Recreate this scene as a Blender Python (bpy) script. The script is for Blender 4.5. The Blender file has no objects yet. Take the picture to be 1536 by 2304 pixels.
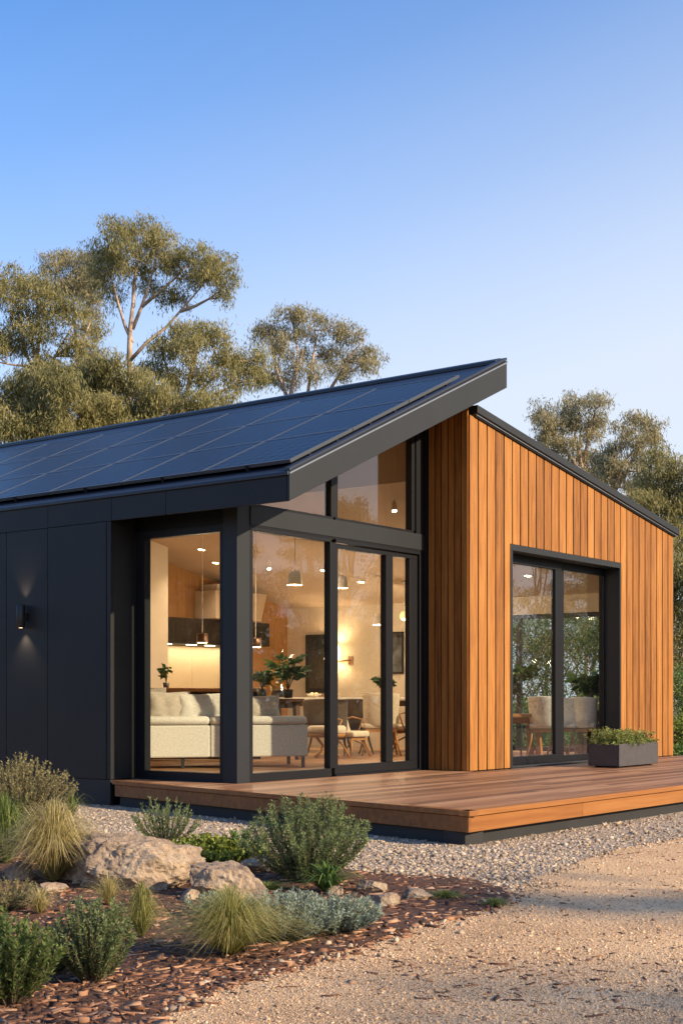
import bpy, bmesh, math, random
import numpy as np
from mathutils import Vector, Matrix, noise as mnoise
random.seed(7); RNG = np.random.default_rng(11)
sc = bpy.context.scene
COL = sc.collection
R = math.radians
# ------------------------------------------------------------------ camera solve (house axes: x along the timber front, y along the dark side wall)
F_PX, HY, TH = 3121.127, 1572.84, 0.919
CX, CY, CZ = -10.780, -9.585, 1.16
def ray(x, y):
    a = (x-768)/F_PX; b = (HY-y)/F_PX
    return Vector((a*math.cos(TH)+math.sin(TH), -a*math.sin(TH)+math.cos(TH), b))
def at(x, y, d):                       # point at a distance of d metres ahead of the viewpoint
    return Vector((CX, CY, CZ)) + ray(x, y)*d
def on_z(x, y, z=0.0):                 # point on a level
    r = ray(x, y); return Vector((CX, CY, CZ)) + r*((z-CZ)/r.z)
def on_plane(x, y, n, d):
    n = Vector(n); r = ray(x, y); c = Vector((CX, CY, CZ)); return c + r*((d-n.dot(c))/n.dot(r))
def cam_xy(X, Y, z=0.0):               # metres right of / ahead of the viewpoint
    return Vector((CX + X*math.cos(TH)+Y*math.sin(TH), CY - X*math.sin(TH)+Y*math.cos(TH), z))
# ------------------------------------------------------------------ helpers
def tag(o, label=None, cat=None, group=None, kind=None):
    if label: o['label'] = label
    if cat: o['category'] = cat
    if group: o['group'] = group
    if kind: o['kind'] = kind
    return o
def thing(name, label, cat, loc=(0, 0, 0), rz=0.0, group=None):
    o = bpy.data.objects.new(name, None); COL.objects.link(o)
    o.location = loc; o.rotation_euler = (0, 0, rz); o.empty_display_size = .2
    return tag(o, label, cat, group)
def origin_of(o):
    v = Vector((0, 0, 0))
    while o is not None: v += Vector(o.location); o = o.parent
    return v
class MB:
    def __init__(s): s.v = []; s.f = []; s.t = []; s.m = []; s.cur = 0.5
    def add(s, vs, fs, tone=None):
        b = len(s.v); t = s.cur if tone is None else tone
        s.v += [tuple(p) for p in vs]; s.t += [t]*len(vs)
        s.f += [tuple(b+i for i in f) for f in fs]; return s
    def box(s, x0, y0, z0, x1, y1, z1, tone=None):
        if x0 > x1: x0, x1 = x1, x0
        if y0 > y1: y0, y1 = y1, y0
        if z0 > z1: z0, z1 = z1, z0
        vs = [(x0,y0,z0),(x1,y0,z0),(x1,y1,z0),(x0,y1,z0),(x0,y0,z1),(x1,y0,z1),(x1,y1,z1),(x0,y1,z1)]
        return s.add(vs, [(0,3,2,1),(4,5,6,7),(0,1,5,4),(1,2,6,5),(2,3,7,6),(3,0,4,7)], tone)
    def bar(s, a, b, w, h=None, up=(0, 0, 1), tone=None):
        a, b = Vector(a), Vector(b); h = h or w; d = (b-a).normalized()
        side = d.cross(Vector(up))
        if side.length < 1e-4: side = Vector((1, 0, 0))
        side.normalize(); u = side.cross(d)
        vs = []
        for p in (a, b):
            for i, j in ((-1,-1),(1,-1),(1,1),(-1,1)): vs.append(p+side*(i*w/2)+u*(j*h/2))
        return s.add(vs, [(0,1,2,3),(7,6,5,4),(0,4,5,1),(1,5,6,2),(2,6,7,3),(3,7,4,0)], tone)
    def prism(s, poly, axis, a, b, tone=None):      # poly of 2D points; axis 'y': (x,z) pushed from y=a to y=b ; 'z': (x,y) ; 'x': (y,z)
        n = len(poly)
        def P(p, t): return {'y': (p[0], t, p[1]), 'z': (p[0], p[1], t), 'x': (t, p[0], p[1])}[axis]
        vs = [P(p, a) for p in poly] + [P(p, b) for p in poly]
        fs = [tuple(range(n)), tuple(range(2*n-1, n-1, -1))] + [(i, (i+1) % n, n+(i+1) % n, n+i) for i in range(n)]
        return s.add(vs, fs, tone)
    def tube(s, pts, rad, n=8, tone=None, caps=True):
        pts = [Vector(p) for p in pts]
        if not hasattr(rad, '__len__'): rad = [rad]*len(pts)
        rings = []; ref = Vector((0.3, 0.5, 0.8)).normalized()
        for i, p in enumerate(pts):
            d = (pts[min(i+1, len(pts)-1)]-pts[max(i-1, 0)]).normalized()
            a = d.cross(ref)
            if a.length < .1: a = d.cross(Vector((1, 0, 0)))
            a.normalize(); b = d.cross(a)
            rings += [p + (a*math.cos(2*math.pi*k/n)+b*math.sin(2*math.pi*k/n))*rad[i] for k in range(n)]
        fs = [(i*n+k, i*n+(k+1) % n, (i+1)*n+(k+1) % n, (i+1)*n+k) for i in range(len(pts)-1) for k in range(n)]
        if caps: fs += [tuple(range(n-1, -1, -1)), tuple((len(pts)-1)*n+k for k in range(n))]
        return s.add(rings, fs, tone)
    def lathe(s, prof, c=(0, 0, 0), n=24, tone=None):   # prof: (r, z)
        vs = [(c[0]+r*math.cos(2*math.pi*k/n), c[1]+r*math.sin(2*math.pi*k/n), c[2]+z) for r, z in prof for k in range(n)]
        fs = [(i*n+k, i*n+(k+1) % n, (i+1)*n+(k+1) % n, (i+1)*n+k) for i in range(len(prof)-1) for k in range(n)]
        return s.add(vs, fs, tone)
    def build(s, name, mat, parent=None, bevel=0, smooth=False, sub=0):
        me = bpy.data.meshes.new(name)
        o0 = origin_of(parent)
        me.from_pydata([(x-o0.x, y-o0.y, z-o0.z) for x, y, z in s.v], [], s.f)
        at_ = me.attributes.new('tone', 'FLOAT', 'POINT'); at_.data.foreach_set('value', s.t)
        bm = bmesh.new(); bm.from_mesh(me); bmesh.ops.recalc_face_normals(bm, faces=bm.faces); bm.to_mesh(me); bm.free()
        me.materials.append(mat)
        if smooth: me.shade_smooth()
        o = bpy.data.objects.new(name, me); COL.objects.link(o); o.parent = parent
        if bevel:
            md = o.modifiers.new('b', 'BEVEL'); md.width = bevel; md.segments = 2; md.limit_method = 'ANGLE'; md.angle_limit = R(40)
        if sub:
            md = o.modifiers.new('s', 'SUBSURF'); md.levels = sub; md.render_levels = sub
        return o
def np_mesh(name, V, Fq, mat, parent=None, tone=None, smooth=False, loc=None):
    """V (n,3), Fq (m,k)"""
    me = bpy.data.meshes.new(name); V = np.asarray(V, dtype=np.float32); Fq = np.asarray(Fq, dtype=np.int32)
    o0 = origin_of(parent) if loc is None else Vector(loc)
    V = V - np.array(o0, dtype=np.float32)
    n, (m, k) = len(V), Fq.shape
    me.vertices.add(n); me.vertices.foreach_set('co', V.ravel())
    me.loops.add(m*k); me.loops.foreach_set('vertex_index', Fq.ravel())
    me.polygons.add(m); me.polygons.foreach_set('loop_start', np.arange(0, m*k, k, dtype=np.int32))
    if smooth: me.polygons.foreach_set('use_smooth', np.ones(m, dtype=bool))
    if tone is not None:
        a = me.attributes.new('tone', 'FLOAT', 'POINT'); a.data.foreach_set('value', np.asarray(tone, dtype=np.float32))
    me.update(calc_edges=True); me.materials.append(mat)
    o = bpy.data.objects.new(name, me); COL.objects.link(o)
    if parent is not None: o.parent = parent
    elif loc is not None: o.location = loc
    return o
# ------------------------------------------------------------------ materials
def new_mat(name):
    m = bpy.data.materials.new(name); m.use_nodes = True; nt = m.node_tree
    return m, nt, nt.nodes['Principled BSDF']
def N(nt, t, **kw):
    n = nt.nodes.new(t)
    for k, v in kw.items(): setattr(n, k, v)
    return n
def setin(n, **kw):
    for k, v in kw.items(): n.inputs[k.replace('_', ' ')].default_value = v
def ramp(nt, cols, src=None, pos=None):
    r = N(nt, 'ShaderNodeValToRGB'); e = r.color_ramp.elements
    while len(e) < len(cols): e.new(0.5)
    for i, c in enumerate(cols):
        e[i].position = (pos[i] if pos else i/(len(cols)-1)); e[i].color = (*c, 1)
    if src is not None: nt.links.new(src, r.inputs[0])
    return r
def coords(nt, scale=(1, 1, 1), kind='Object'):
    tc = N(nt, 'ShaderNodeTexCoord'); mp = N(nt, 'ShaderNodeMapping'); mp.inputs['Scale'].default_value = scale
    nt.links.new(tc.outputs[kind], mp.inputs[0]); return mp.outputs[0]
def noise(nt, vec, scale, detail=4, rough=.55):
    n = N(nt, 'ShaderNodeTexNoise'); setin(n, Scale=scale, Detail=detail, Roughness=rough); nt.links.new(vec, n.inputs['Vector']); return n.outputs[0]
def mixf(nt, a, b, fac=.5, op='MULTIPLY_ADD'):
    m = N(nt, 'ShaderNodeMath', operation='ADD')
    ma = N(nt, 'ShaderNodeMath', operation='MULTIPLY'); ma.inputs[1].default_value = 1-fac
    mb = N(nt, 'ShaderNodeMath', operation='MULTIPLY'); mb.inputs[1].default_value = fac
    nt.links.new(a, ma.inputs[0]); nt.links.new(b, mb.inputs[0])
    nt.links.new(ma.outputs[0], m.inputs[0]); nt.links.new(mb.outputs[0], m.inputs[1]); return m.outputs[0]
def attr(nt, name='tone'):
    a = N(nt, 'ShaderNodeAttribute'); a.attribute_name = name; return a.outputs['Fac']
def bump(nt, bsdf, h, strength=.3, dist=.01):
    b = N(nt, 'ShaderNodeBump'); setin(b, Strength=strength, Distance=dist); nt.links.new(h, b.inputs['Height']); nt.links.new(b.outputs[0], bsdf.inputs['Normal'])
def simple(name, col, rough=.5, metal=0, bumps=None, var=.15, nscale=8, coat=0, emit=None, estr=0, spec=.5):
    m, nt, b = new_mat(name); v = coords(nt)
    n = noise(nt, v, nscale)
    r = ramp(nt, [tuple(c*(1-var) for c in col), tuple(min(1, c*(1+var)) for c in col)], n, [.3, .7])
    nt.links.new(r.outputs[0], b.inputs['Base Color']); setin(b, Roughness=rough, Metallic=metal)
    b.inputs['Coat Weight'].default_value = coat; b.inputs['Specular IOR Level'].default_value = spec
    if bumps: bump(nt, b, noise(nt, v, bumps[0], 6), bumps[1], bumps[2])
    if emit: b.inputs['Emission Color'].default_value = (*emit, 1); b.inputs['Emission Strength'].default_value = estr
    return m
def wood(name, cols, grain_axis=2, gscale=1.0, rough=.5, bstr=.25, tw=.42):
    """cols: dark, mid, light; per-board tone from the attribute, long grain along an axis"""
    m, nt, b = new_mat(name)
    sc3 = [26*gscale]*3; sc3[grain_axis] = 1.1*gscale
    v = coords(nt, tuple(sc3)); t = attr(nt)
    add = N(nt, 'ShaderNodeVectorMath', operation='ADD'); cmb = N(nt, 'ShaderNodeCombineXYZ')
    mul = N(nt, 'ShaderNodeMath', operation='MULTIPLY'); mul.inputs[1].default_value = 137.0
    nt.links.new(t, mul.inputs[0]); nt.links.new(mul.outputs[0], cmb.inputs[grain_axis]); nt.links.new(v, add.inputs[0]); nt.links.new(cmb.outputs[0], add.inputs[1])
    g = noise(nt, add.outputs[0], 1.0, 8, .65)
    sc4 = [5.0]*3; sc4[grain_axis] = .5; g2 = noise(nt, coords(nt, tuple(sc4)), 1.0, 3)
    f = mixf(nt, mixf(nt, g, g2, .3), t, tw)
    r = ramp(nt, cols, f, [.33, .5, .68][:len(cols)] if len(cols) == 3 else None)
    nt.links.new(r.outputs[0], b.inputs['Base Color']); setin(b, Roughness=rough); b.inputs['Specular IOR Level'].default_value = .3
    bump(nt, b, g, bstr, .004); return m
M = {}
M['clad'] = wood('timber_cladding', [(.11,.040,.009), (.30,.120,.026), (.46,.215,.058)], 2, 1.6, .6, .35, .17)
M['deck'] = wood('deck_timber', [(.12,.060,.034), (.27,.138,.074), (.41,.235,.135)], 0, 1.2, .5)
M['deckf'] = wood('deck_fascia_timber', [(.12,.045,.014), (.25,.098,.028), (.37,.165,.05)], 0, .7, .45)
M['veneer'] = wood('oak_veneer', [(.22,.10,.032), (.38,.185,.062), (.50,.27,.10)], 2, .5, .45, .1)
M['oakfloor'] = wood('oak_floor', [(.20,.10,.05), (.36,.19,.10), (.46,.27,.15)], 0, .8, .35, .1)
M['chairwood'] = wood('chair_timber', [(.22,.09,.03), (.36,.16,.05), (.46,.23,.08)], 2, 2, .4, .1)
M['darkwood'] = wood('dark_timber', [(.05,.028,.016), (.10,.05,.03), (.16,.08,.045)], 0, 1, .35, .1)
M['metal'] = simple('dark_wall_metal', (.0135,.0138,.0155), .5, 0, (90, .06, .002), .12, 2.2, spec=.3)
M['frame'] = simple('dark_window_frame', (.0065,.0072,.010), .45, 0, None, .08, 3, spec=.3)
M['fascia'] = simple('grey_roof_trim', (.019,.022,.026), .5, 0, (60, .04, .002), .08, 2, spec=.3)
M['roof'] = simple('roof_metal', (.014,.018,.030), .42, 0, (40, .05, .002), .12, 1.5, spec=.5)
M['shine'] = simple('bright_flashing', (.28,.31,.36), .35, .6, None, .05)
M['plinth'] = simple('dark_plinth', (.014,.015,.017), .7, 0, (30, .3, .004), .2, 6)
M['cream'] = simple('cream_plaster', (.66,.57,.45), .85, 0, (25, .1, .004), .04, 3)
M['ceil'] = simple('ceiling_plaster', (.50,.385,.28), .9, 0, None, .03, 3)
M['splash'] = simple('cream_panel', (.60,.50,.34), .45, 0, None, .05, 3)
M['cab'] = simple('dark_cabinet', (.022,.015,.011), .7, 0, None, .15, 4, spec=.15)
M['black'] = simple('matt_black', (.012,.012,.013), .5, 0, None, .1)
M['white'] = simple('white_stone', (.75,.70,.62), .35, 0, None, .05)
M['planter'] = simple('charcoal_planter', (.060,.058,.064), .6, .1, (60, .12, .003), .14, 9)
M['ceramic'] = simple('cream_ceramic', (.72,.63,.52), .55, 0, None, .06)
M['shade'] = simple('glowing_cream_shade', (.55,.46,.36), .6, 0, None, .06, 3, 0, (1, .74, .45), .07)
M['bronze'] = simple('bronze', (.16,.09,.06), .35, .7, None, .1)
M['bark'] = simple('gum_bark', (.42,.31,.23), .8, 0, (9, .6, .03), .38, 3.0)
M['stem'] = simple('plant_stem', (.12,.085,.05), .8, 0, None, .3)
M['soil'] = simple('dark_soil', (.03,.02,.015), .95, 0, (60, .8, .01), .4)
M['lampglow'] = simple('lit_shade', (.8,.65,.4), .8, 0, None, .02, 3, 0, (1, .72, .38), 4.5)
M['bulb'] = simple('lit_bulb', (1, .9, .7), .5, 0, None, .01, 3, 0, (1, .78, .48), 16)
M['dimglass'] = simple('amber_glass', (.5,.3,.1), .2, 0, None, .05, 3, 0, (1, .6, .25), 1.0)
M['mirror'] = simple('dark_mirror', (.11,.12,.12), .2, .8, None, .1, 4)
M['pvframe'] = simple('panel_edge_metal', (.055,.065,.082), .4, 0, None, .05)
M['art'] = simple('picture_print', (.10,.11,.12), .3, 0, None, .9, 5)
def fabric(name, col):
    m, nt, b = new_mat(name); v = coords(nt, (1, 1, 1))
    w = N(nt, 'ShaderNodeTexVoronoi'); setin(w, Scale=260.0); nt.links.new(v, w.inputs['Vector'])
    n = noise(nt, v, 40, 5, .7)
    r = ramp(nt, [tuple(c*.82 for c in col), tuple(min(1, c*1.1) for c in col)], n, [.35, .65])
    nt.links.new(r.outputs[0], b.inputs['Base Color']); setin(b, Roughness=.95); b.inputs['Sheen Weight'].default_value = .2
    bump(nt, b, mixf(nt, w.outputs[0], n, .5), .35, .004); return m
M['sofa'] = fabric('sofa_linen', (.66,.62,.56)); M['cushion'] = fabric('cushion_linen', (.52,.45,.38)); M['cushion2'] = fabric('taupe_linen', (.27,.225,.18))
M['chairf'] = fabric('chair_fabric', (.58,.47,.35)); M['chairw'] = fabric('white_chair_fabric', (.84,.80,.74)); M['chaird'] = fabric('brown_chair_fabric', (.085,.058,.045))
# glass: thin coated panes, clear to light, mirror by angle
def glass(name, k=1.0, tint=(1, 1, 1)):
    m = bpy.data.materials.new(name); m.use_nodes = True; nt = m.node_tree; nt.nodes.clear()
    out = N(nt, 'ShaderNodeOutputMaterial'); mx = N(nt, 'ShaderNodeMixShader'); tr = N(nt, 'ShaderNodeBsdfTransparent'); gl = N(nt, 'ShaderNodeBsdfGlossy')
    tr.inputs[0].default_value = (*tint, 1); gl.inputs['Roughness'].default_value = 0.0; gl.inputs[0].default_value = (1, 1, 1, 1)
    fr = N(nt, 'ShaderNodeFresnel'); fr.inputs['IOR'].default_value = 1.5
    # backfaces of a pane see the same angle as the front
    geo = N(nt, 'ShaderNodeNewGeometry')
    lw = N(nt, 'ShaderNodeMath', operation='MULTIPLY'); lw.inputs[1].default_value = k; lw.use_clamp = True
    sub = N(nt, 'ShaderNodeMath', operation='SUBTRACT'); sub.inputs[0].default_value = 1.0; nt.links.new(geo.outputs['Backfacing'], sub.inputs[1])
    m2 = N(nt, 'ShaderNodeMath', operation='MULTIPLY')
    nt.links.new(fr.outputs[0], lw.inputs[0]); nt.links.new(lw.outputs[0], m2.inputs[0]); nt.links.new(sub.outputs[0], m2.inputs[1])
    bp = N(nt, 'ShaderNodeBump'); setin(bp, Strength=.012, Distance=.02); nn = noise(nt, coords(nt), 1.3, 2); nt.links.new(nn, bp.inputs['Height']); nt.links.new(bp.outputs[0], gl.inputs['Normal'])
    nt.links.new(m2.outputs[0], mx.inputs[0]); nt.links.new(tr.outputs[0], mx.inputs[1]); nt.links.new(gl.outputs[0], mx.inputs[2]); nt.links.new(mx.outputs[0], out.inputs[0])
    return m
M['glass'] = glass('window_glass', 2.0, (.93, .95, .93)); M['glasss'] = glass('side_window_glass', .8, (.93, .95, .93))
M['glassr'] = glass('door_glass', 2.0, (.93, .95, .93))
M['glasse'] = glass('garden_window_glass', .08, (.97, .97, .97))
M['vase'] = glass('vase_glass', 3.0, (.92, .95, .93))
# solar cells
m, nt, b = new_mat('solar_cells'); v = coords(nt)
br = N(nt, 'ShaderNodeTexBrick'); br.offset = 0; nt.links.new(v, br.inputs['Vector']); setin(br, Scale=1.0); br.inputs['Brick Width'].default_value = .165; br.inputs['Row Height'].default_value = .165
br.inputs['Mortar Size'].default_value = .005; br.inputs['Color1'].default_value = (.005,.007,.018,1); br.inputs['Color2'].default_value = (.007,.010,.024,1); br.inputs['Mortar'].default_value = (.05,.07,.11,1)
nt.links.new(br.outputs[0], b.inputs['Base Color']); setin(b, Roughness=.26); b.inputs['Specular IOR Level'].default_value = .04; M['solar'] = m
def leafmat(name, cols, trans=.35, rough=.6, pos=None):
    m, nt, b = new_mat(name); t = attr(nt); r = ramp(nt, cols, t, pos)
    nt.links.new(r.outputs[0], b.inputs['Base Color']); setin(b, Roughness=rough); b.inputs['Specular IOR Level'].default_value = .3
    tl = N(nt, 'ShaderNodeBsdfTranslucent'); nt.links.new(r.outputs[0], tl.inputs[0]); mx = N(nt, 'ShaderNodeMixShader'); mx.inputs[0].default_value = trans
    out = nt.nodes['Material Output']; nt.links.new(b.outputs[0], mx.inputs[1]); nt.links.new(tl.outputs[0], mx.inputs[2]); nt.links.new(mx.outputs[0], out.inputs[0]); return m
M['gum'] = leafmat('gum_leaves', [(.12,.12,.052), (.29,.27,.11), (.52,.45,.20)], .42)
M['gum_haze'] = leafmat('gum_leaves_hazy', [(.16,.155,.085), (.34,.305,.165), (.54,.47,.27)], .42)  # paler and greyer: distance haze is mixed into the leaf colour
M['rose'] = leafmat('rosemary_leaves', [(.055,.085,.036), (.15,.205,.080), (.29,.345,.15)])
M['silver'] = leafmat('silver_leaves', [(.11,.155,.12), (.26,.33,.25), (.44,.50,.39)])
M['olive'] = leafmat('olive_leaves', [(.09,.095,.04), (.22,.21,.09), (.38,.33,.16)])
M['lime'] = leafmat('lime_leaves', [(.06,.09,.015), (.17,.22,.035), (.34,.36,.07)])
M['lime2'] = leafmat('yellow_green_leaves', [(.06,.09,.025), (.16,.22,.06), (.30,.36,.11)])
M['green'] = leafmat('green_leaves', [(.04,.075,.02), (.12,.20,.05), (.24,.34,.10)])
M['gold'] = leafmat('golden_grass', [(.22,.20,.06), (.52,.43,.17), (.78,.65,.36)], .3)
M['goldgreen'] = leafmat('green_gold_grass', [(.10,.14,.03), (.34,.33,.09), (.66,.54,.24)], .3)
M['ggrass'] = leafmat('green_grass', [(.07,.11,.025), (.20,.26,.065), (.42,.42,.15)], .3)
M['houseplant'] = leafmat('houseplant_leaves', [(.015,.045,.014), (.035,.09,.03), (.07,.14,.05)], .2, .4)
def stonemat(name, cols, pos=None, rough=.9, bs=(40, .5, .006), spot=None):
    m, nt, b = new_mat(name); t = attr(nt); v = coords(nt); n = noise(nt, v, bs[0]*.4, 5)
    f = mixf(nt, t, n, .22); r = ramp(nt, cols, f, pos); nt.links.new(r.outputs[0], b.inputs['Base Color']); setin(b, Roughness=rough); bump(nt, b, noise(nt, v, bs[0], 6), bs[1], bs[2]); return m
M['gravel'] = stonemat('gravel_stones', [(.13,.095,.065), (.28,.205,.14), (.42,.32,.22), (.56,.45,.33)], [.1, .35, .6, .9])
M['pebble'] = stonemat('drive_pebbles', [(.16,.105,.07), (.45,.295,.17), (.64,.44,.26), (.76,.57,.38)], [.1, .35, .6, .9])
M['mulch'] = stonemat('bark_chips', [(.036,.018,.012), (.135,.058,.030), (.30,.140,.070), (.50,.31,.19)], [.1, .4, .65, .95], .85, (60, .6, .004))
def groundmat(name, cols, s1, s2, bs, bd, pos=None):
    m, nt, b = new_mat(name); v = coords(nt)
    a = noise(nt, v, s1, 5, .6); c = noise(nt, v, s2, 8, .75)
    f = mixf(nt, a, c, .6); r = ramp(nt, cols, f, pos or [.36, .5, .62]); nt.links.new(r.outputs[0], b.inputs['Base Color']); setin(b, Roughness=.95)
    vo = N(nt, 'ShaderNodeTexVoronoi'); setin(vo, Scale=s2*1.6); nt.links.new(v, vo.inputs['Vector'])
    bump(nt, b, mixf(nt, c, vo.outputs[0], .4), bs, bd); return m
M['sand'] = groundmat('compacted_sand', [(.32,.195,.105), (.63,.41,.225), (.80,.57,.335)], .9, 55, 1, .015, [.38, .5, .60])
M['gbase'] = groundmat('gravel_bed', [(.20,.17,.14), (.36,.30,.24), (.50,.43,.35)], 2, 70, 1, .015)
M['mbase'] = groundmat('mulch_bed', [(.03,.015,.01), (.09,.038,.02), (.16,.07,.04)], 3, 60, 1, .02)
m, nt, b = new_mat('sandstone'); v = coords(nt)
n1 = noise(nt, v, 2.2, 6, .6); n2 = noise(nt, v, 14, 8, .7)
r = ramp(nt, [(.09,.072,.062), (.29,.21,.145), (.43,.32,.215), (.52,.42,.30)], mixf(nt, n1, n2, .45), [.33, .46, .55, .68]); nt.links.new(r.outputs[0], b.inputs['Base Color']); setin(b, Roughness=.9)
bump(nt, b, mixf(nt, n1, noise(nt, v, 30, 10, .7), .6), .9, .04); M['rock'] = m
# ------------------------------------------------------------------ GROUND
def sheet(name, z, poly_or_size, mat, label, cat, kind):
    mb = MB()
    mb.add([(p[0], p[1], z) for p in poly_or_size], [tuple(range(len(poly_or_size)))])
    o = mb.build(name, mat); 
    if o.data.polygons[0].normal.z < 0: o.data.flip_normals()
    return tag(o, label, cat, None, kind)
sheet('ground', 0, [(-400, -400), (400, -400), (400, 400), (-400, 400)], M['sand'], 'sandy compacted driveway with patches of tree shade', 'ground', 'structure')
def smooth_poly(pts, n=6, amp=.03, seed=0):
    out = []; k = len(pts); rnd = random.Random(seed)
    for i in range(k):
        p0, p1, p2, p3 = [Vector(pts[(i+j-1) % k]) for j in range(4)]
        for s in range(n):
            t = s/n; q = .5*((2*p1)+(p2-p0)*t+(2*p0-5*p1+4*p2-p3)*t*t+(3*p1-p0-3*p2+p3)*t**3)
            out.append((q.x+rnd.uniform(-amp, amp), q.y+rnd.uniform(-amp, amp)))
    return out
def gp(L): return [tuple(on_z(x, y, 0)[:2]) for x, y in L]
GRAVEL = gp([(-250,1795), (250,1800), (560,1835), (1050,1880), (1536,1800), (1900,1765), (1950,1830), (1650,1868), (1420,1905), (1280,1945), (1150,2002), (1060,2030), (850,2040), (500,1990), (150,1920), (-300,1880)])
BED = gp([(-350,1838), (-60,1846), (90,1852), (200,1880), (330,1895), (560,1908), (700,1945), (850,1968), (1000,1975), (1095,1990), (1148,2018), (1080,2050), (960,2078), (860,2112), (728,2152), (620,2185), (504,2218), (400,2256), (336,2290), (180,2400), (-300,2500), (-900,2300)])
GRAVEL_S = smooth_poly(GRAVEL, 5, .02, 1); BED_S = smooth_poly(BED, 5, .02, 2)
fld = [cam_xy(X, Y) for X, Y in ((9,-60),(300,-60),(300,300),(-300,300),(-300,-60),(-9,-60),(-9,21),(-2,24),(2,24),(3.9,21.5),(5.5,17),(9,14))]
M['field'] = groundmat('dry_field', [(.035,.04,.015), (.075,.075,.028), (.13,.115,.05)], .6, 30, .8, .02)
sheet('grass_field', .002, [(p.x, p.y) for p in fld], M['field'], 'rough grass beyond the drive and behind the house', 'grass', 'structure')
sheet('gravel_path', .004, GRAVEL_S, M['gbase'], 'pale gravel strip around the timber deck', 'path', 'structure')
sheet('garden_bed', .008, BED_S, M['mbase'], 'reddish bark mulch garden bed', 'garden bed', 'structure')
def inside(poly, P):
    P = np.asarray(P); x, y = P[:, 0], P[:, 1]; res = np.zeros(len(P), bool); n = len(poly); j = n-1
    for i in range(n):
        xi, yi = poly[i]; xj, yj = poly[j]
        if abs(yj-yi) > 1e-12:
            c = ((yi > y) != (yj > y)) & (x < (xj-xi)*(y-yi)/(yj-yi)+xi); res ^= c
        j = i
    return res
def scatter_px(n, y0, y1, x0=-60, x1=1600, power=1.0):      # sample the ground with an even density per picture area over a band
    px = RNG.uniform(x0, x1, n); py = y0 + (y1-y0)*RNG.uniform(0, 1, n)**power
    a = (px-768)/F_PX; b = (HY-py)/F_PX; t = -CZ/b
    return np.stack([CX+t*(a*math.cos(TH)+math.sin(TH)), CY+t*(-a*math.sin(TH)+math.cos(TH))], 1), t
OCT = np.array([(1,0,0),(0,1,0),(-1,0,0),(0,-1,0),(0,0,1),(0,0,-1)], float)
OCTF = np.array([(0,1,4),(1,2,4),(2,3,4),(3,0,4),(1,0,5),(2,1,5),(3,2,5),(0,3,5)])
_t = (1+5**.5)/2
ICO = np.array([(-1,_t,0),(1,_t,0),(-1,-_t,0),(1,-_t,0),(0,-1,_t),(0,1,_t),(0,-1,-_t),(0,1,-_t),(_t,0,-1),(_t,0,1),(-_t,0,-1),(-_t,0,1)])/math.hypot(1, _t)
ICOF = np.array([(0,11,5),(0,5,1),(0,1,7),(0,7,10),(0,10,11),(1,5,9),(5,11,4),(11,10,2),(10,7,6),(7,1,8),(3,9,4),(3,4,2),(3,2,6),(3,6,8),(3,8,9),(4,9,5),(2,4,11),(6,2,10),(8,6,7),(9,8,1)])
def stones(name, P, size, mat, label, cat, flat=.6, zoff=.0, base=ICO, faces=ICOF, elong=.35, jit=.28, tone=None, tilt=.5):
    n = len(P); k = len(base); S = size[:, None]
    B = base[None]*(1+RNG.uniform(-jit, jit, (n, k, 1)))
    sx = 1+RNG.uniform(-elong, elong, (n, 1)); B = B*np.stack([sx, 1/sx, np.full((n, 1), flat)*(1+RNG.uniform(-.3, .3, (n, 1)))], 2)
    tx = RNG.normal(0, tilt, n); az = RNG.uniform(0, 2*math.pi, n)
    y, z = B[..., 1].copy(), B[..., 2].copy(); B[..., 1] = y*np.cos(tx)[:, None]-z*np.sin(tx)[:, None]; B[..., 2] = y*np.sin(tx)[:, None]+z*np.cos(tx)[:, None]
    x, y = B[..., 0].copy(), B[..., 1].copy(); B[..., 0] = x*np.cos(az)[:, None]-y*np.sin(az)[:, None]; B[..., 1] = x*np.sin(az)[:, None]+y*np.cos(az)[:, None]
    B *= S[..., None]; B[..., 0] += P[:, 0:1]; B[..., 1] += P[:, 1:2]; B[..., 2] += (zoff+size*flat*.45)[:, None] if hasattr(zoff, '__len__') or True else 0
    V = B.reshape(-1, 3); Fq = (faces[None]+(np.arange(n)*k)[:, None, None]).reshape(-1, faces.shape[1])
    tn = np.repeat(RNG.uniform(0, 1, n) if tone is None else tone, k)
    o = np_mesh(name, V, Fq, mat, None, tn, loc=(0, 0, 0)); return tag(o, label, cat, None, 'stuff')
HOUSE_POLY = [(-.37, 30), (-.37, 1.5), (-.33, 1.3), (-1.50, -3.73), (13.2, -3.89), (14, 30)]
# gravel
P, t = scatter_px(125000, 1780, 2045); keep = inside(GRAVEL_S, P+RNG.normal(0, .14, P.shape)*np.sin(P[:, :1]*3+P[:, 1:]*2)) & ~inside(BED_S, P) & ~inside(HOUSE_POLY, P); P = P[keep]; t = t[keep]
stones('gravel', P, np.clip(RNG.lognormal(-4.9, .42, len(P)), .0035, .026), M['gravel'], 'loose pale gravel stones along the deck', 'gravel')
# drive pebbles
P, t = scatter_px(90000, 1800, 2330, power=.8); keep = ~inside(GRAVEL_S, P) & ~inside(BED_S, P) & ~inside(HOUSE_POLY, P); P = P[keep]; t = t[keep]
stones('drive_gravel', P, np.clip(RNG.lognormal(-6.1, .5, len(P)), .001, .012)*(.6+t/12), M['pebble'], 'fine loose stones strewn over the sandy drive', 'gravel', .5, 0)
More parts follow.
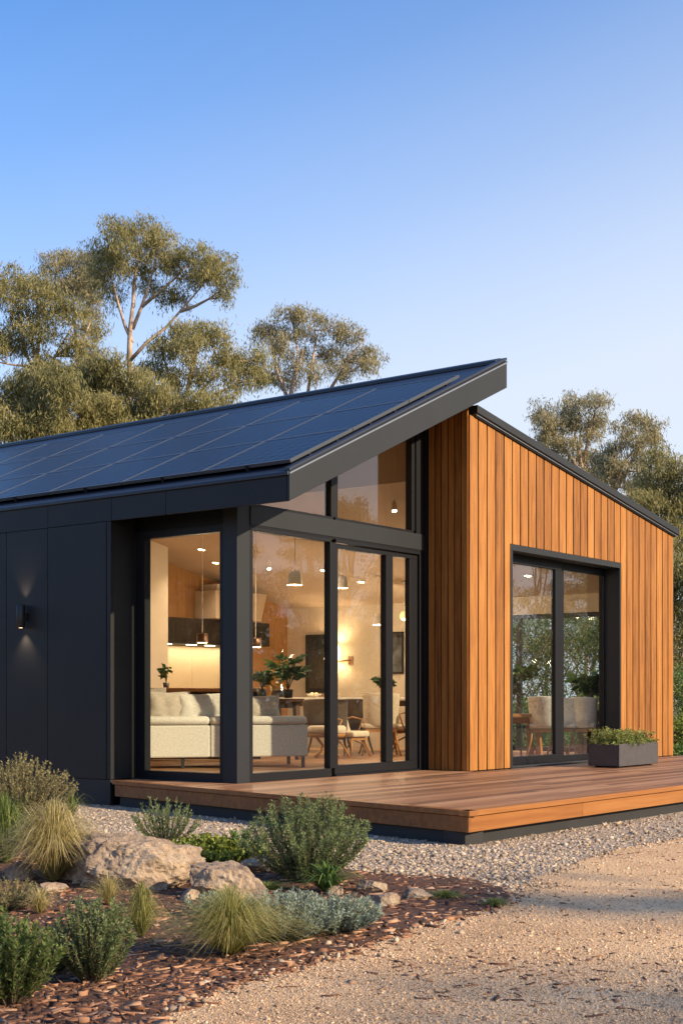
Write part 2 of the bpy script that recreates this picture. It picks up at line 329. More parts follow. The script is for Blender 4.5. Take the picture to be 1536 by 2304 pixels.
# stones that stray over the bed edge
edge = []
for i in range(len(BED_S)):
    a = np.array(BED_S[i]); b_ = np.array(BED_S[(i+1) % len(BED_S)])
    for _ in range(int(70*np.linalg.norm(b_-a))): edge.append(a+(b_-a)*RNG.uniform()+RNG.normal(0, .09, 2))
edge = np.array(edge); edge = edge[~inside(HOUSE_POLY, edge)]
stones('edge_gravel', edge, np.clip(RNG.lognormal(-4.7, .45, len(edge)), .004, .03), M['gravel'], 'gravel stones strayed along the edge of the mulch', 'gravel')
# mulch chips
BOX = np.array([(-1,-1,-1),(1,-1,-1),(1,1,-1),(-1,1,-1),(-1,-1,1),(1,-1,1),(1,1,1),(-1,1,1)], float)*np.array([1.5, .36, .34])
BOXF = np.array([(0,3,2,1),(4,5,6,7),(0,1,5,4),(1,2,6,5),(2,3,7,6),(3,0,4,7)])
P, t = scatter_px(120000, 1840, 2330, -100, 1250, .9); keep = inside(BED_S, P+RNG.normal(0, .05, P.shape)) & ~inside(HOUSE_POLY, P); P = P[keep]; t = t[keep]
o = stones('bark_mulch', P, np.clip(RNG.lognormal(-4.75, .5, len(P)), .003, .03), M['mulch'], 'reddish brown bark chips covering the garden bed', 'mulch', .45, 0, BOX, BOXF, .6, .35, None, .6)
P, t = scatter_px(5200, 1830, 2330, -60, 1600); keep = ~inside(BED_S, P) & ~inside(HOUSE_POLY, P) & (RNG.uniform(0, 1, len(P)) < np.clip(.15+.5*np.sin(P[:, 0]*2.1+1)*np.sin(P[:, 1]*1.7), .04, 1)); P = P[keep]
stones('leaf_litter', P, np.clip(RNG.lognormal(-4.6, .4, len(P)), .005, .022), M['mulch'], 'dry leaves and bark bits lying on the drive', 'leaf litter', .25, 0, BOX, BOXF, .5, .3, None, .35)
# ------------------------------------------------------------------ DECK
Z0 = .28
deck = thing('timber_deck', 'wide brown timber deck wrapping the corner of the house', 'deck', (2, -2, 0))
mb = MB(); y = -3.79; rnd = random.Random(3)
def leftx(y): return -.39 + (y-1.45)*(1.156/5.24)
k = 0
while y < 1.46:
    y1 = min(y+.088, 1.47); xr = 13.2 if y1 < -.63 else (3.50 if y1 < 0.0 else -.006)
    xs = [leftx(y)]; 
    xx = leftx(y)+rnd.uniform(1.5, 4)
    while xx < xr-.6: xs.append(xx); xx += rnd.uniform(2.4, 4.8)
    xs.append(xr)
    for a, b_ in zip(xs[:-1], xs[1:]):
        la, lb = (leftx(y), leftx(y1)) if a == xs[0] else (a, a)
        mb.cur = rnd.uniform(.15, .85)
        mb.prism([(la+.002, y+.003), (b_-.002, y+.003), (b_-.002, y1-.003), (lb+.002, y1-.003)], 'z', Z0-.028, Z0)
    y = y1
mb.build('deck_boards', M['deck'], deck)
# edge boards (lip), then fascia below, then dark plinth
def slab(mb, a, b_, z0, z1, th, tone=.5):      # vertical board from a to b (plan), thickness th inward to the left of a->b
    a, b_ = Vector(a), Vector(b_); d = (b_-a).normalized(); nrm = Vector((-d.y, d.x)); 
    p = [a, b_, b_+nrm*th, a+nrm*th]; mb.prism([(q.x, q.y) for q in p], 'z', z0, z1, tone)
A, B, C_ = (-.42, 1.418), (-1.575, -3.815), (13.2, -3.815)
mb = MB(); slab(mb, A, B, Z0-.040, Z0+.004, .10, .45); slab(mb, B, C_, Z0-.040, Z0+.004, .10, .62)
mb.build('edge_board', M['deckf'], deck, .004)
mb = MB(); A2, B2, C2 = (-.40, 1.40), (-1.555, -3.795), (13.2, -3.795)
slab(mb, A2, B2, .112, Z0-.044, .03, .35); mb.build('fascia_board', M['deckf'], deck, .003)
mb = MB()
xs = [-1.555+.0, .35, 2.9, 6.1, 9.4, 13.2]
for i in range(5): mb.cur = [.55, .68, .5, .62, .45][i]; mb.box(xs[i]+(.003 if i else 0), -3.795, .112, xs[i+1], -3.765, Z0-.044)
mb.build('fascia_board', M['deckf'], deck, .003)
mb = MB(); slab(mb, (-.36, 1.36), (-1.50, -3.73), -.05, .112, .2); slab(mb, (-1.50, -3.73), (13.1, -3.73), -.05, .112, .2)
mb.build('plinth', M['plinth'], deck)
# ------------------------------------------------------------------ HOUSE
house = thing('house', 'modern dark metal and honey timber house with a steep solar roof', 'house', (3, 3, 0))
def part(mb, name, mat, parent=house, **k): return mb.build(name, mat, parent, **k)
# wall panels, side wall
seams = [1.568, 2.522, 3.24, 4.3, 5.4, 6.5, 7.6, 9.8, 12]
for a, b_ in zip(seams[:-1], seams[1:]):
    mb = MB().box(-.367, a+.004, .285, -.33, b_-.004, 3.083); part(mb, 'wall_panel', M['metal'], bevel=.003)
mb = MB().box(-.367, 1.498, .285, -.33, 1.560, 3.083); part(mb, 'wall_panel', M['metal'], bevel=.003)
mb = MB().box(-.329, 1.499, .285, 0.0, 1.53, 3.083); part(mb, 'wall_panel', M['metal'], bevel=.002)
mb = MB().box(-.325, 1.532, .0, .12, 12, 3.2); part(mb, 'wall', M['black'])
mb = MB().box(-.372, 1.50, -.05, -.331, 12, .280); part(mb, 'plinth', M['plinth'])
# floor slab
mb = MB(); mb.box(.0, 0.02, .0, 9.3, 12, .262); mb.box(3.53, -.60, .0, 9.3, .02, .262); part(mb, 'floor_slab', M['plinth'])
mb = MB(); y = -.30
while y < 7.0:
    x = .14 if y > .11 else 3.6; x_end = 9.2; xx = x
    while xx < x_end:
        x2 = min(xx+rnd.uniform(1.2, 2.4), x_end); mb.cur = rnd.uniform(.1, .9); mb.box(xx+.001, y+.001, .262, x2-.001, y+.139, .28); xx = x2
    y += .14
part(mb, 'floor_boards', M['oakfloor'])
# corner post and beams
part(MB().box(0, 0, .262, .2, .2, 3.187), 'corner_post', M['fascia'], bevel=.006)
mb = MB(); mb.box(.2, -.012, 2.99, 3.46, .17, 3.187); part(mb, 'beam', M['fascia'], bevel=.006)
mb = MB(); mb.box(.203, -.004, 2.975, 3.44, .03, 2.989); part(mb, 'beam_trim', M['frame'])
mb = MB(); mb.box(.03, .2, 3.0, .2, 1.53, 3.6); part(mb, 'beam', M['frame'])
# ------ windows
def window(name, frame_boxes, pane_boxes, glassm=M['glass'], extra=None):
    w = MB()
    for bx in frame_boxes: w.box(*bx)
    w = w.build(name, M['frame'], house, .004)
    for bx in pane_boxes:
        if len(bx) == 6: p = MB().box(*bx)
        else: p = MB().prism(bx[0], 'y', bx[1], bx[2])
        p.build('pane', glassm, w)
    return w
# side window (plane x = .05)
window('window', [(.01,.2,.262,.10,1.498,.375), (.01,.2,2.915,.10,1.498,2.999), (.01,.2,.375,.10,.255,2.915), (.01,1.36,.375,.10,1.498,2.915), (-.012,.2,.262,.009,1.49,.30)],
       [(.046,.25,.37,.056,1.365,2.92)], M['glasss'])
part(MB().box(.0, 1.50, .29, .12, 1.531, 2.99), 'window_jamb', M['fascia'])
# front fixed window
window('window', [(.2,.0,.262,1.60,.09,.375), (.2,.0,2.93,1.60,.09,2.974), (.2,.0,.375,.25,.09,2.93), (1.575,.0,.375,1.68,.09,2.93)],
       [(.245,.046,.37,1.58,.056,2.935)])
# sliding door
d = window('sliding_door', [(1.70,.03,.30,3.36,.10,.405), (1.70,.03,2.875,3.36,.10,2.93), (1.70,.03,.405,1.757,.10,2.875), (2.69,.02,.405,2.826,.11,2.875), (3.192,.03,.405,3.36,.10,2.875)],
       [(1.75,.058,.40,2.70,.068,2.88), (2.82,.078,.40,3.20,.088,2.88)])
w = MB(); w.box(1.681,-.002,.262,3.44,.14,.298); w.box(1.681,-.002,2.935,3.44,.14,2.974); w.box(3.365,-.002,.30,3.44,.14,2.934); w.build('door_track', M['frame'], house, .003)
# high window under the roof
def zs(u): return 3.375+.456*(u+.367)-.07       # soffit level
for a, b_ in ((.30, 1.62), (1.74, 3.232)):
    w = MB().prism([(a-.04 if a > 1 else .2, 3.188), (b_+.04, 3.188), (b_+.04, 3.222), (a-.04 if a > 1 else .2, 3.222)], 'y', .02, .12)
    w.prism([(b_, 3.222), (b_+.06, 3.222), (b_+.06, zs(b_+.06)), (b_, zs(b_))], 'y', .02, .12)
    w.prism([(a-.06, 3.222), (a, 3.222), (a, zs(a)), (a-.06, zs(a-.06))], 'y', .02, .12)
    w = w.build('high_window', M['frame'], house, .003)
    MB().prism([(a-.005, 3.218), (b_+.005, 3.218), (b_+.005, zs(b_)-.005), (a-.005, zs(a)-.005)], 'y', .062, .072).build('pane', M['glass'], w)
mb = MB().prism([(3.292, 3.188), (3.46, 3.188), (3.46, zs(3.46)), (3.292, zs(3.292))], 'y', .0, .16); part(mb, 'jamb', M['frame'])
mb = MB().box(3.441, -.02, .262, 3.505, .16, 3.186); mb.box(3.462,-.02,3.188,3.505,.16,4.6); part(mb, 'jamb', M['frame'])
# timber cladding front
def ztopR(u): return 4.735-.1577*(u-3.51)       # right roof, top
def zlow(u): return ztopR(u)-.125
VC = -.625
mb = MB(); rnd = random.Random(5); u = 3.512; W = .205
n = int(round((9.45-3.512)/W)); W = (9.45-3.512)/n
bounds = [3.512+i*W for i in range(n+1)]
for i in range(n):
    a, b_ = bounds[i]+.013, bounds[i+1]-.013; mb.cur = rnd.uniform(.12, .88); lift = rnd.uniform(0, .002)
    segs = []
    if b_ < 4.48 or a > 7.612: segs = [(a, b_, .285)]
    elif a < 4.48: segs = [(a, 4.478, .285), (4.478, b_, 3.128)]
    elif b_ > 7.612: segs = [(a, 7.614, 3.128), (7.614, b_, .285)]
    else: segs = [(a, b_, 3.128)]
    for p, q, z0 in segs:
        if q-p < .01: continue
        mb.prism([(p, z0), (q, z0), (q, zlow(q)), (p, zlow(p))], 'y', VC-lift, VC+.022)
part(mb, 'timber_cladding', M['clad'], bevel=.003)
# cladding on the return
mb = MB(); ybs = [VC+.024+i*(.60-.024)/6 for i in range(7)]; ybs[0] = VC
for i in range(6):
    mb.cur = rnd.uniform(.1, .8); mb.box(3.512, ybs[i]+.008 if i else VC+.024, .285, 3.532, ybs[i+1]-.008, 4.78)
part(mb, 'timber_cladding', M['clad'], bevel=.003)
# backing walls
mb = MB(); mb.prism([(3.535, .26), (4.478, .26), (4.478, zlow(4.478)), (3.535, zlow(3.535))], 'y', VC+.024, VC+.10)
mb.prism([(7.614, .26), (9.44, .26), (9.44, zlow(9.44)), (7.614, zlow(7.614))], 'y', VC+.024, VC+.10)
mb.prism([(4.478, 3.13), (7.614, 3.13), (7.614, zlow(7.614)), (4.478, zlow(4.478))], 'y', VC+.024, VC+.10); part(mb, 'wall', M['black'])
mb = MB(); mb.box(3.534, VC+.101, .26, 3.60, .16, 4.78); part(mb, 'wall', M['black'])
# right doors in a deep metal box
w = MB(); w.box(4.480, VC-.012, 3.045, 7.612, -.30, 3.124); w.box(4.480, VC-.012, .262, 4.53, -.30, 3.044); w.box(7.565, VC-.012, .262, 7.612, -.30, 3.044); w.box(4.531, VC-.004, .262, 7.564, -.30, .295)
w.build('door_surround', M['fascia'], house, .004)
window('sliding_door', [(4.531,-.43,.296,6.20,-.36,.405), (4.531,-.43,2.925,6.20,-.36,3.044), (4.531,-.43,.405,4.66,-.36,2.925), (6.03,-.43,.405,6.20,-.36,2.925)], [(4.65,-.405,.40,6.04,-.395,2.93)], M['glassr'])
window('sliding_door', [(6.21,-.40,.296,7.564,-.33,.38), (6.21,-.40,2.945,7.564,-.33,3.044), (6.21,-.40,.38,6.32,-.33,2.945), (7.535,-.40,.38,7.564,-.33,2.945)], [(6.31,-.375,.375,7.54,-.365,2.95)], M['glassr'])
# roofs
s = .456
def zt(u): return 3.375+s*(u+.367)
UE, UA = -.367, 3.741
roof = MB().prism([(UE+.01, zt(UE+.01)-.07), (UA, zt(UA)-.07), (UA, zt(UA)), (UE+.01, zt(UE+.01))], 'y', -.985, 12.4); roof = part(roof, 'roof', M['roof'], bevel=.004)
# standing edge cap at the verge and ridge
mb = MB().prism([(UE, zt(UE)+.002), (UA+.01, zt(UA+.01)+.002), (UA+.01, zt(UA)+.04), (UE, zt(UE)+.035)], 'y', -1.012, -.93)
mb.build('verge_cap', M['roof'], roof, .006)
mb = MB().prism([(UA-.10, zt(UA-.10)+.003), (UA+.02, zt(UA)+.003), (UA+.02, zt(UA)+.05), (UA-.10, zt(UA-.10)+.045)], 'y', -.92, 12.4); mb.build('ridge_cap', M['roof'], roof, .005)
mb = MB().prism([(UA-.03, zt(UA)-.9), (UA-.005, zt(UA)-.9), (UA-.005, zt(UA)-.072), (UA-.03, zt(UA)-.072)], 'y', -.50, 12.4); mb.build('ridge_wall', M['frame'], roof)
# fascia boards
mb = MB().prism([(UE, 3.086), (UA+.012, 3.086+.4457*(UA+.379)), (UA+.012, zt(UA)-.028), (UE, zt(UE)-.028)], 'y', -1.008, -.975); fas = part(mb, 'gable_fascia', M['fascia'], bevel=.004)
mb = MB().prism([(UE-.006, zt(UE)-.026), (UA+.016, zt(UA)-.026), (UA+.016, zt(UA)-.012), (UE-.006, zt(UE)-.012)], 'y', -1.018, -.97); mb.build('flashing', M['shine'], fas)
mb = MB().prism([(UE, zt(UE)-.012), (UA+.014, zt(UA)-.012), (UA+.014, zt(UA)+.001), (UE, zt(UE)+.001)], 'y', -1.010, -.98); mb.build('fascia_lip', M['roof'], fas)
es = [-.972, .669, 1.485, 2.515, 5.0, 8.0, 12.4]
for a, b_ in zip(es[:-1], es[1:]):
    part(MB().box(UE, a+.003, 3.088, UE+.028, b_-.003, 3.335), 'eave_fascia', M['metal'], bevel=.002)
mb = MB().prism([(UE-.02, 3.337), (UE+.06, 3.337), (UE+.06, zt(UE+.06)+.004), (UE-.02, zt(UE)-.002)], 'y', -1.0, 12.4); part(mb, 'eave_cap', M['roof'], bevel=.006)
mb = MB().box(UE+.03, -.97, 3.30, .025, 12, 3.325); part(mb, 'soffit', M['frame'])
# right roof
mb = MB().prism([(3.60, ztopR(3.60)-.085), (9.53, ztopR(9.53)-.085), (9.53, ztopR(9.53)+.012), (3.60, ztopR(3.60)+.012)], 'y', -.69, 12.4); r2 = part(mb, 'roof', M['fascia'], bevel=.005)
mb = MB().prism([(3.62, ztopR(3.62)-.105), (9.50, ztopR(9.50)-.105), (9.50, ztopR(9.50)-.087), (3.62, ztopR(3.62)-.087)], 'y', -.665, -.60); mb.build('flashing', M['shine'], r2)
mb = MB().prism([(3.62, ztopR(3.62)-.123), (9.47, ztopR(9.47)-.123), (9.47, ztopR(9.47)-.107), (3.62, ztopR(3.62)-.107)], 'y', -.65, -.60); mb.build('flashing', M['frame'], r2)
# interior shell (all of it belongs to the house)
def zc(u): return 3.48-.195*(u-5.93)
mb = MB().prism([(.0, zt(.0)-.10), (3.52, zt(3.52)-.10), (3.52, zt(3.52)-.13), (.0, zt(.0)-.13)], 'y', .13, 7.0); part(mb, 'ceiling', M['ceil'])
mb = MB(); mb.prism([(3.64, zc(3.64)), (9.25, zc(9.25)), (9.25, zc(9.25)+.03), (3.64, zc(3.64)+.03)], 'y', -.28, 7.0); part(mb, 'ceiling', M['ceil'])
mb = MB(); mb.box(3.602, -.28, 3.9, 3.639, 7.0, 4.95); part(mb, 'bulkhead', M['ceil'])
part(MB().prism([(5.25, .28), (9.2, .28), (9.2, zc(9.2)), (5.25, zc(5.25))], 'y', 6.93, 7.02), 'kitchen_wall', M['veneer'])
mb = MB(); mb.prism([(.15, .28), (3.6, .28), (3.6, zt(3.6)-.14), (.15, zt(.15)-.14)], 'y', 6.2, 6.32); mb.prism([(3.601, .28), (5.30, .28), (5.30, zc(5.30)-.001), (3.601, zc(3.601)-.001)], 'y', 6.2, 6.32); part(mb, 'partition', M['cream'])
mb = MB().box(.125, 1.55, .28, .15, 6.2, 3.45); part(mb, 'inner_wall', M['cream'])
# east wall with a wide garden window
mb = MB(); mb.box(9.2, -.5, .0, 9.44, .15, 3.6); mb.box(9.2, 3.9, .0, 9.44, 12, 3.6); mb.box(9.2, .15, 2.55, 9.44, 3.9, 3.6); mb.box(9.2,.15,0,9.44,3.9,.30)
part(mb, 'inner_wall', M['cream'])
window('window', [(9.28,.15,.301,9.36,3.9,.37), (9.28,.15,2.48,9.36,3.9,2.549), (9.28,.15,.37,9.36,.22,2.48), (9.28,3.83,.37,9.36,3.9,2.48), (9.28,2.0,.37,9.36,2.08,2.48)], [(9.315,.2,.36,9.325,2.01,2.49), (9.315,2.07,.36,9.325,3.84,2.49)], M['glasse'])
mb = MB(); mb.box(9.441, -.60, .0, 9.47, .13, 3.62); mb.box(9.441, 3.92, 0, 9.47, 12, 3.62); part(mb, 'timber_cladding', M['clad'])
mb = MB().box(-.3, 12.0, 0, 9.44, 12.2, 3.4); part(mb, 'wall', M['black'])
mb = MB().box(.15, 7.05, .27, 9.2, 7.1, 3.4); part(mb, 'wall', M['black'])
# ------------------------------------------------------------------ SOLAR PANELS
ang = math.atan(s); ca = math.cos(ang)
def solar(iu, iv, lab):
    u0 = -.185 + iu*1.035; v0 = -.86 + iv*1.20
    h = .075
    t_ = thing('solar_panel', lab, 'solar panel', (u0, v0, zt(u0)+h), 0, 'solar panels bolted to the main roof')
    t_.rotation_euler = (0, -ang, 0)
    Lx = 1.026/ca; Ly = 1.188
    f = MB()
    def L(mb, *bx): mb.box(*bx)
    o3 = Vector(t_.location)
    def loc(mb):     # build() subtracts the origin, so shift into it
        mb.v = [(x+o3.x, y+o3.y, z+o3.z) for x, y, z in mb.v]; return mb
    f.box(0,0,-.035,Lx,.018,0); f.box(0,Ly-.018,-.035,Lx,Ly,0); f.box(0,.018,-.035,.03,Ly-.018,0); f.box(Lx-.03,.018,-.035,Lx,Ly-.018,0)
    loc(f).build('frame', M['pvframe'], t_)
    loc(MB().box(.0305,.0185,-.02,Lx-.0305,Ly-.0185,-.0025)).build('cells', M['solar'], t_)
    cl = [(.30,-.008,-.072,.34,.02,-.036), (.80,-.008,-.072,.84,.02,-.036)]
    if iu == 0: cl.append((-.012,.55,-.072,.02,.59,-.004))
    for bx in cl: loc(MB().box(*bx)).build('clamp', M['frame'], t_)
    return t_
rown = ['bottom', 'middle', 'top']; colw = ['nearest the gable end', 'second from the gable end', 'third from the gable end', 'fourth from the gable end', 'fifth from the gable end', 'sixth from the gable end', 'seventh from the gable end', 'eighth from the gable end']
for iv in range(7):
    for iu in range(3): solar(iu, iv, f'dark blue solar panel in the {rown[iu]} row, {colw[iv]}')
# ------------------------------------------------------------------ WALL LIGHT
t_ = thing('wall_light', 'black up and down wall light on the dark panel wall', 'wall light', (-.367, 2.896, 2.10))
MB().lathe([(0,-.13),(.048,-.13),(.05,-.128),(.05,.128),(.048,.13),(0,.13)], (-.44, 2.896, 2.10), 24).build('body', M['black'], t_, 0, True)
MB().box(-.40, 2.87, 2.06, -.366, 2.922, 2.14).build('bracket', M['black'], t_)
MB().lathe([(0,-.131),(.022,-.131)], (-.44, 2.896, 2.10), 16).build('lamp', M['lampglow'], t_)
MB().lathe([(0,.131),(.022,.131)], (-.44, 2.896, 2.10), 16).build('lamp', M['lampglow'], t_)
WARM = (1, .74, .48)
def light(kind, name, loc, energy, parent=None, color=WARM, size=.05, rot=None, spot=None, sizey=None):
    l = bpy.data.lights.new(name, kind); l.energy = energy; l.color = color
    if kind == 'AREA':
        l.size = size
        if sizey: l.shape = 'RECTANGLE'; l.size_y = sizey
    else: l.shadow_soft_size = size
    if spot: l.spot_size = spot; l.spot_blend = .9
    o = bpy.data.objects.new(name, l); COL.objects.link(o); o.location = Vector(loc)-(origin_of(parent) if parent else Vector())
    if rot: o.rotation_euler = rot
    o.parent = parent; return o
light('SPOT', 'lamp_beam', (-.44, 2.896, 1.955), 13, t_, WARM, .02, (0, 0, 0), R(95))
light('SPOT', 'lamp_beam', (-.44, 2.896, 2.245), 9, t_, WARM, .02, (R(180), 0, 0), R(85))
# ------------------------------------------------------------------ PLANTER
t_ = thing('planter_box', 'long charcoal planter box standing on the deck by the right door', 'planter', (5.9, -1.49, Z0))
u0, u1, v0, v1 = 5.33, 6.49, -1.72, -1.28
mb = MB(); mb.box(u0,v0,.30,u1,v0+.03,.585); mb.box(u0,v1-.03,.30,u1,v1,.585); mb.box(u0,v0+.03,.30,u0+.03,v1-.03,.585); mb.box(u1-.03,v0+.03,.30,u1,v1-.03,.585); mb.box(u0+.03,v0+.03,.30,u1-.03,v1-.03,.33)
mb.build('trough', M['planter'], t_, .006)
MB().box(u0+.08,v0+.06,.281,u1-.08,v1-.06,.30).build('base', M['black'], t_)
MB().box(u0+.031,v0+.031,.331,u1-.031,v1-.031,.555).build('soil', M['soil'], t_)
# ------------------------------------------------------------------ PLANT MAKERS
def leaves_mesh(Pc, D, L, Wd, tone, mat, name, parent, fold=True, side=None):
    """diamond leaves: Pc (n,3) base points, D (n,3) unit directions"""
    n = len(Pc); rv = RNG.normal(0, 1, (n, 3)) if side is None else side
    S = np.cross(D, rv); S /= np.linalg.norm(S, axis=1, keepdims=True)+1e-9
    L = np.asarray(L).reshape(-1, 1)*np.ones((n, 1)); Wd = np.asarray(Wd).reshape(-1, 1)*np.ones((n, 1))
    a = Pc; b_ = Pc+D*L*.42+S*Wd*.5; c = Pc+D*L; d = Pc+D*L*.42-S*Wd*.5
    V = np.stack([a, b_, c, d], 1).reshape(-1, 3); Fq = np.arange(4*n).reshape(-1, 4)
    return np_mesh(name, V, Fq, mat, parent, np.repeat(tone, 4))
def unit(a): return a/(np.linalg.norm(a, axis=1, keepdims=True)+1e-9)
def bush(name, label, cat, base, rad, h, stems, per, L, Wd, mat, group=None, lean=.75, twigs=0.0, droop=0., spread=1.0, up=.5, stemr=.004, start=.15):
    base = Vector(base); t_ = thing(name, label, cat, base, 0, group)
    st = MB(); P, D, T = [], [], []
    for i in range(stems):
        az = random.uniform(0, 2*math.pi); rr = math.sqrt(random.random()); out = rr*rad*lean
        hh = h*(1-.42*rr*rr)*random.uniform(.72, 1.05)
        b0 = base+Vector((math.cos(az), math.sin(az), 0))*rr*rad*.22*spread
        tip = base+Vector((math.cos(az)*out*1.1, math.sin(az)*out*1.1, hh))
        mid = b0.lerp(tip, .5)+Vector((math.cos(az)*rr*rad*.12, math.sin(az)*rr*rad*.12, hh*.05))+Vector((random.uniform(-.04,.04)*rad*2, random.uniform(-.04,.04)*rad*2, 0))
        pts = [b0, b0.lerp(mid, .5), mid, mid.lerp(tip, .55), tip]
        st.tube(pts, [stemr, stemr*.8, stemr*.6, stemr*.45, stemr*.2], 4, caps=False)
        pa = np.array([tuple(p) for p in pts]); tt = np.sort(RNG.uniform(start, 1.0, per))
        seg = np.clip((tt*4).astype(int), 0, 3); fr = tt*4-seg
        Q = pa[seg]*(1-fr[:, None])+pa[seg+1]*fr[:, None]; dr = unit(pa[seg+1]-pa[seg])
        rv = RNG.normal(0, 1, (per, 3)); side = unit(rv-dr*np.sum(rv*dr, 1, keepdims=True))
        dd = unit(side*(1-up)+dr*up+np.array([0, 0, -droop])); P.append(Q); D.append(dd)
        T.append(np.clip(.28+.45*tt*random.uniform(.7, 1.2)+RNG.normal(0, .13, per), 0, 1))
    P = np.concatenate(P); D = np.concatenate(D); T = np.concatenate(T); n = len(P)
    keep = P[:, 2] > .005; P, D, T = P[keep], D[keep], T[keep]; n = len(P)
    leaves_mesh(P, D, L*RNG.uniform(.6, 1.2, n), Wd*RNG.uniform(.7, 1.2, n), T, mat, 'foliage', t_)
    st.build('stems', M['stem'], t_)
    return t_
def tussock(name, label, cat, base, rad, h, n, mat, w=.004, group=None, arch=1.0, parts=True, tone0=.5):
    """arching grass blades from one crown"""
    base = np.array(base); k = 6
    az = RNG.uniform(0, 2*math.pi, n); rr = RNG.uniform(0, 1, n)**.6; hh = h*(1-.5*rr**2)*RNG.uniform(.6, 1.08, n)
    reach = rad*rr*RNG.uniform(.7, 1.1, n)*arch; s = np.linspace(0, 1, k)
    V = np.zeros((n, k, 2, 3)); out = np.stack([np.cos(az), np.sin(az), 0*az], 1); side = np.stack([-np.sin(az), np.cos(az), 0*az], 1)
    tw = RNG.normal(0, .5, n); side = side*np.cos(tw)[:, None]+out*np.sin(tw)[:, None]
    bend = RNG.uniform(1.05, 2.0, n); pk = RNG.uniform(.55, 1.0, n)
    for i, si in enumerate(s):
        r_ = reach*(si**bend)+.05*rad*rr; z = hh*np.sin(np.minimum(si/pk, 1.6)*math.pi/2)
        c = base+out*r_[:, None]+np.array([0, 0, 1])*z[:, None]
        ww = w*(1-si**1.5*.93)*RNG.uniform(.9, 1.1, n)
        V[:, i, 0] = c-side*ww[:, None]/2; V[:, i, 1] = c+side*ww[:, None]/2
    V[:, :, :, 2] = np.maximum(V[:, :, :, 2], .012)
    idx = np.arange(n)[:, None]*(2*k); Fq = []
    for i in range(k-1): Fq.append(np.concatenate([idx+2*i, idx+2*i+1, idx+2*i+3, idx+2*i+2], 1))
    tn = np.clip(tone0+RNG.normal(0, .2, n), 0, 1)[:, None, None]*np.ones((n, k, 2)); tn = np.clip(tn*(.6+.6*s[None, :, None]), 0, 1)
    o = np_mesh(name, V.reshape(-1, 3), np.concatenate(Fq), mat, None, tn.ravel(), loc=tuple(base))
    return tag(o, label, cat, group)
g = lambda x, y: on_z(x, y, 0.0)
# garden plants: (photo base point) and size in metres
def size_at(x, y, px): return px/F_PX*(on_z(x, y)-Vector((CX, CY, CZ))).dot(Vector((math.sin(TH), math.cos(TH), 0)))
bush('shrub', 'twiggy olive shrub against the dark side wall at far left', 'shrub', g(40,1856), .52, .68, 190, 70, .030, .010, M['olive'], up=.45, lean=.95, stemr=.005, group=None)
tussock('grass_tussock', 'tall green grass clump at the left edge beside the golden tussock', 'grass', g(12,1945), .50, .50, 900, M['ggrass'], .006)
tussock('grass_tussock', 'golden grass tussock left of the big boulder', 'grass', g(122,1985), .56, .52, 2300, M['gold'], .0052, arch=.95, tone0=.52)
tussock('grass_tussock', 'sparse thin grass at the foot of the dark side wall', 'grass', g(160,1842), .34, .30, 130, M['ggrass'], .006)
bush('shrub', 'small grey green shrub with upright sprigs in front of the deck', 'shrub', g(372,1906), .27, .40, 55, 70, .028, .008, M['rose'], up=.55, lean=1.0)
bush('ground_cover_plant', 'low yellow green round leaved plant behind the boulders', 'plant', g(468,1952), .34, .22, 170, 34, .030, .026, M['lime'], up=.3, lean=1.0, start=.4)
bush('shrub', 'small dark green seedling between groundcover and rosemary', 'shrub', g(545,1945), .17, .24, 34, 40, .04, .012, M['green'], up=.55, lean=1.0)
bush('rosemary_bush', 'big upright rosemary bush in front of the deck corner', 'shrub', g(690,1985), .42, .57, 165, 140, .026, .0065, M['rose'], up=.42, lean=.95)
tussock('strappy_plant', 'strappy green plant below the big rosemary', 'plant', g(735,2010), .30, .20, 130, M['green'], .017, arch=1.1)
tussock('strappy_plant', 'small spiky green plant on the flat rock edge', 'plant', g(512,2030), .12, .10, 50, M['ggrass'], .010)
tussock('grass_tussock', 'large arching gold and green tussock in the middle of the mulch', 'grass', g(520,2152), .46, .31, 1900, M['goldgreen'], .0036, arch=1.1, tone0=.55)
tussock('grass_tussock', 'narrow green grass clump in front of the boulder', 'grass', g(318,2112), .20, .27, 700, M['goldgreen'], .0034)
tussock('grass_tussock', 'thin straw grass wisps against the boulder face', 'grass', g(245,2040), .24, .20, 260, M['gold'], .003)
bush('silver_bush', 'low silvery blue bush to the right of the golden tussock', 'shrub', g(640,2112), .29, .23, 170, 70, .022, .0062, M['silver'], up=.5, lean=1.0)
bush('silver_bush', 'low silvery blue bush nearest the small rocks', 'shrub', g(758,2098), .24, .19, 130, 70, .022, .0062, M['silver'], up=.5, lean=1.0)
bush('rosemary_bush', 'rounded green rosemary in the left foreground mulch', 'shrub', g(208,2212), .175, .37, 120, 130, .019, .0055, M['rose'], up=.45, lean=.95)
bush('shrub', 'leafy green bush in the bottom left corner', 'shrub', g(22,2262), .19, .35, 130, 90, .026, .008, M['lime2'], up=.5, lean=1.0)
bush('shrub', 'small brownish heath shrub at the left edge under the green grass', 'shrub', g(12,2050), .22, .18, 90, 70, .016, .005, M['olive'], up=.4, lean=1.1)
tussock('ground_cover_plant', 'bright green weed patch right of the small rocks', 'plant', g(1000,2022), .20, .05, 420, M['ggrass'], .004)
tussock('ground_cover_plant', 'bright green weed tuft at the tip of the mulch bed', 'plant', g(1112,2040), .16, .05, 300, M['ggrass'], .004)
tussock('ground_cover_plant', 'low green weeds behind the boulders near the gravel', 'plant', g(300,1905), .35, .07, 260, M['ggrass'], .005)
tussock('ground_cover_plant', 'low green weeds beneath the big rosemary', 'plant', g(600,2005), .28, .06, 260, M['ggrass'], .005)
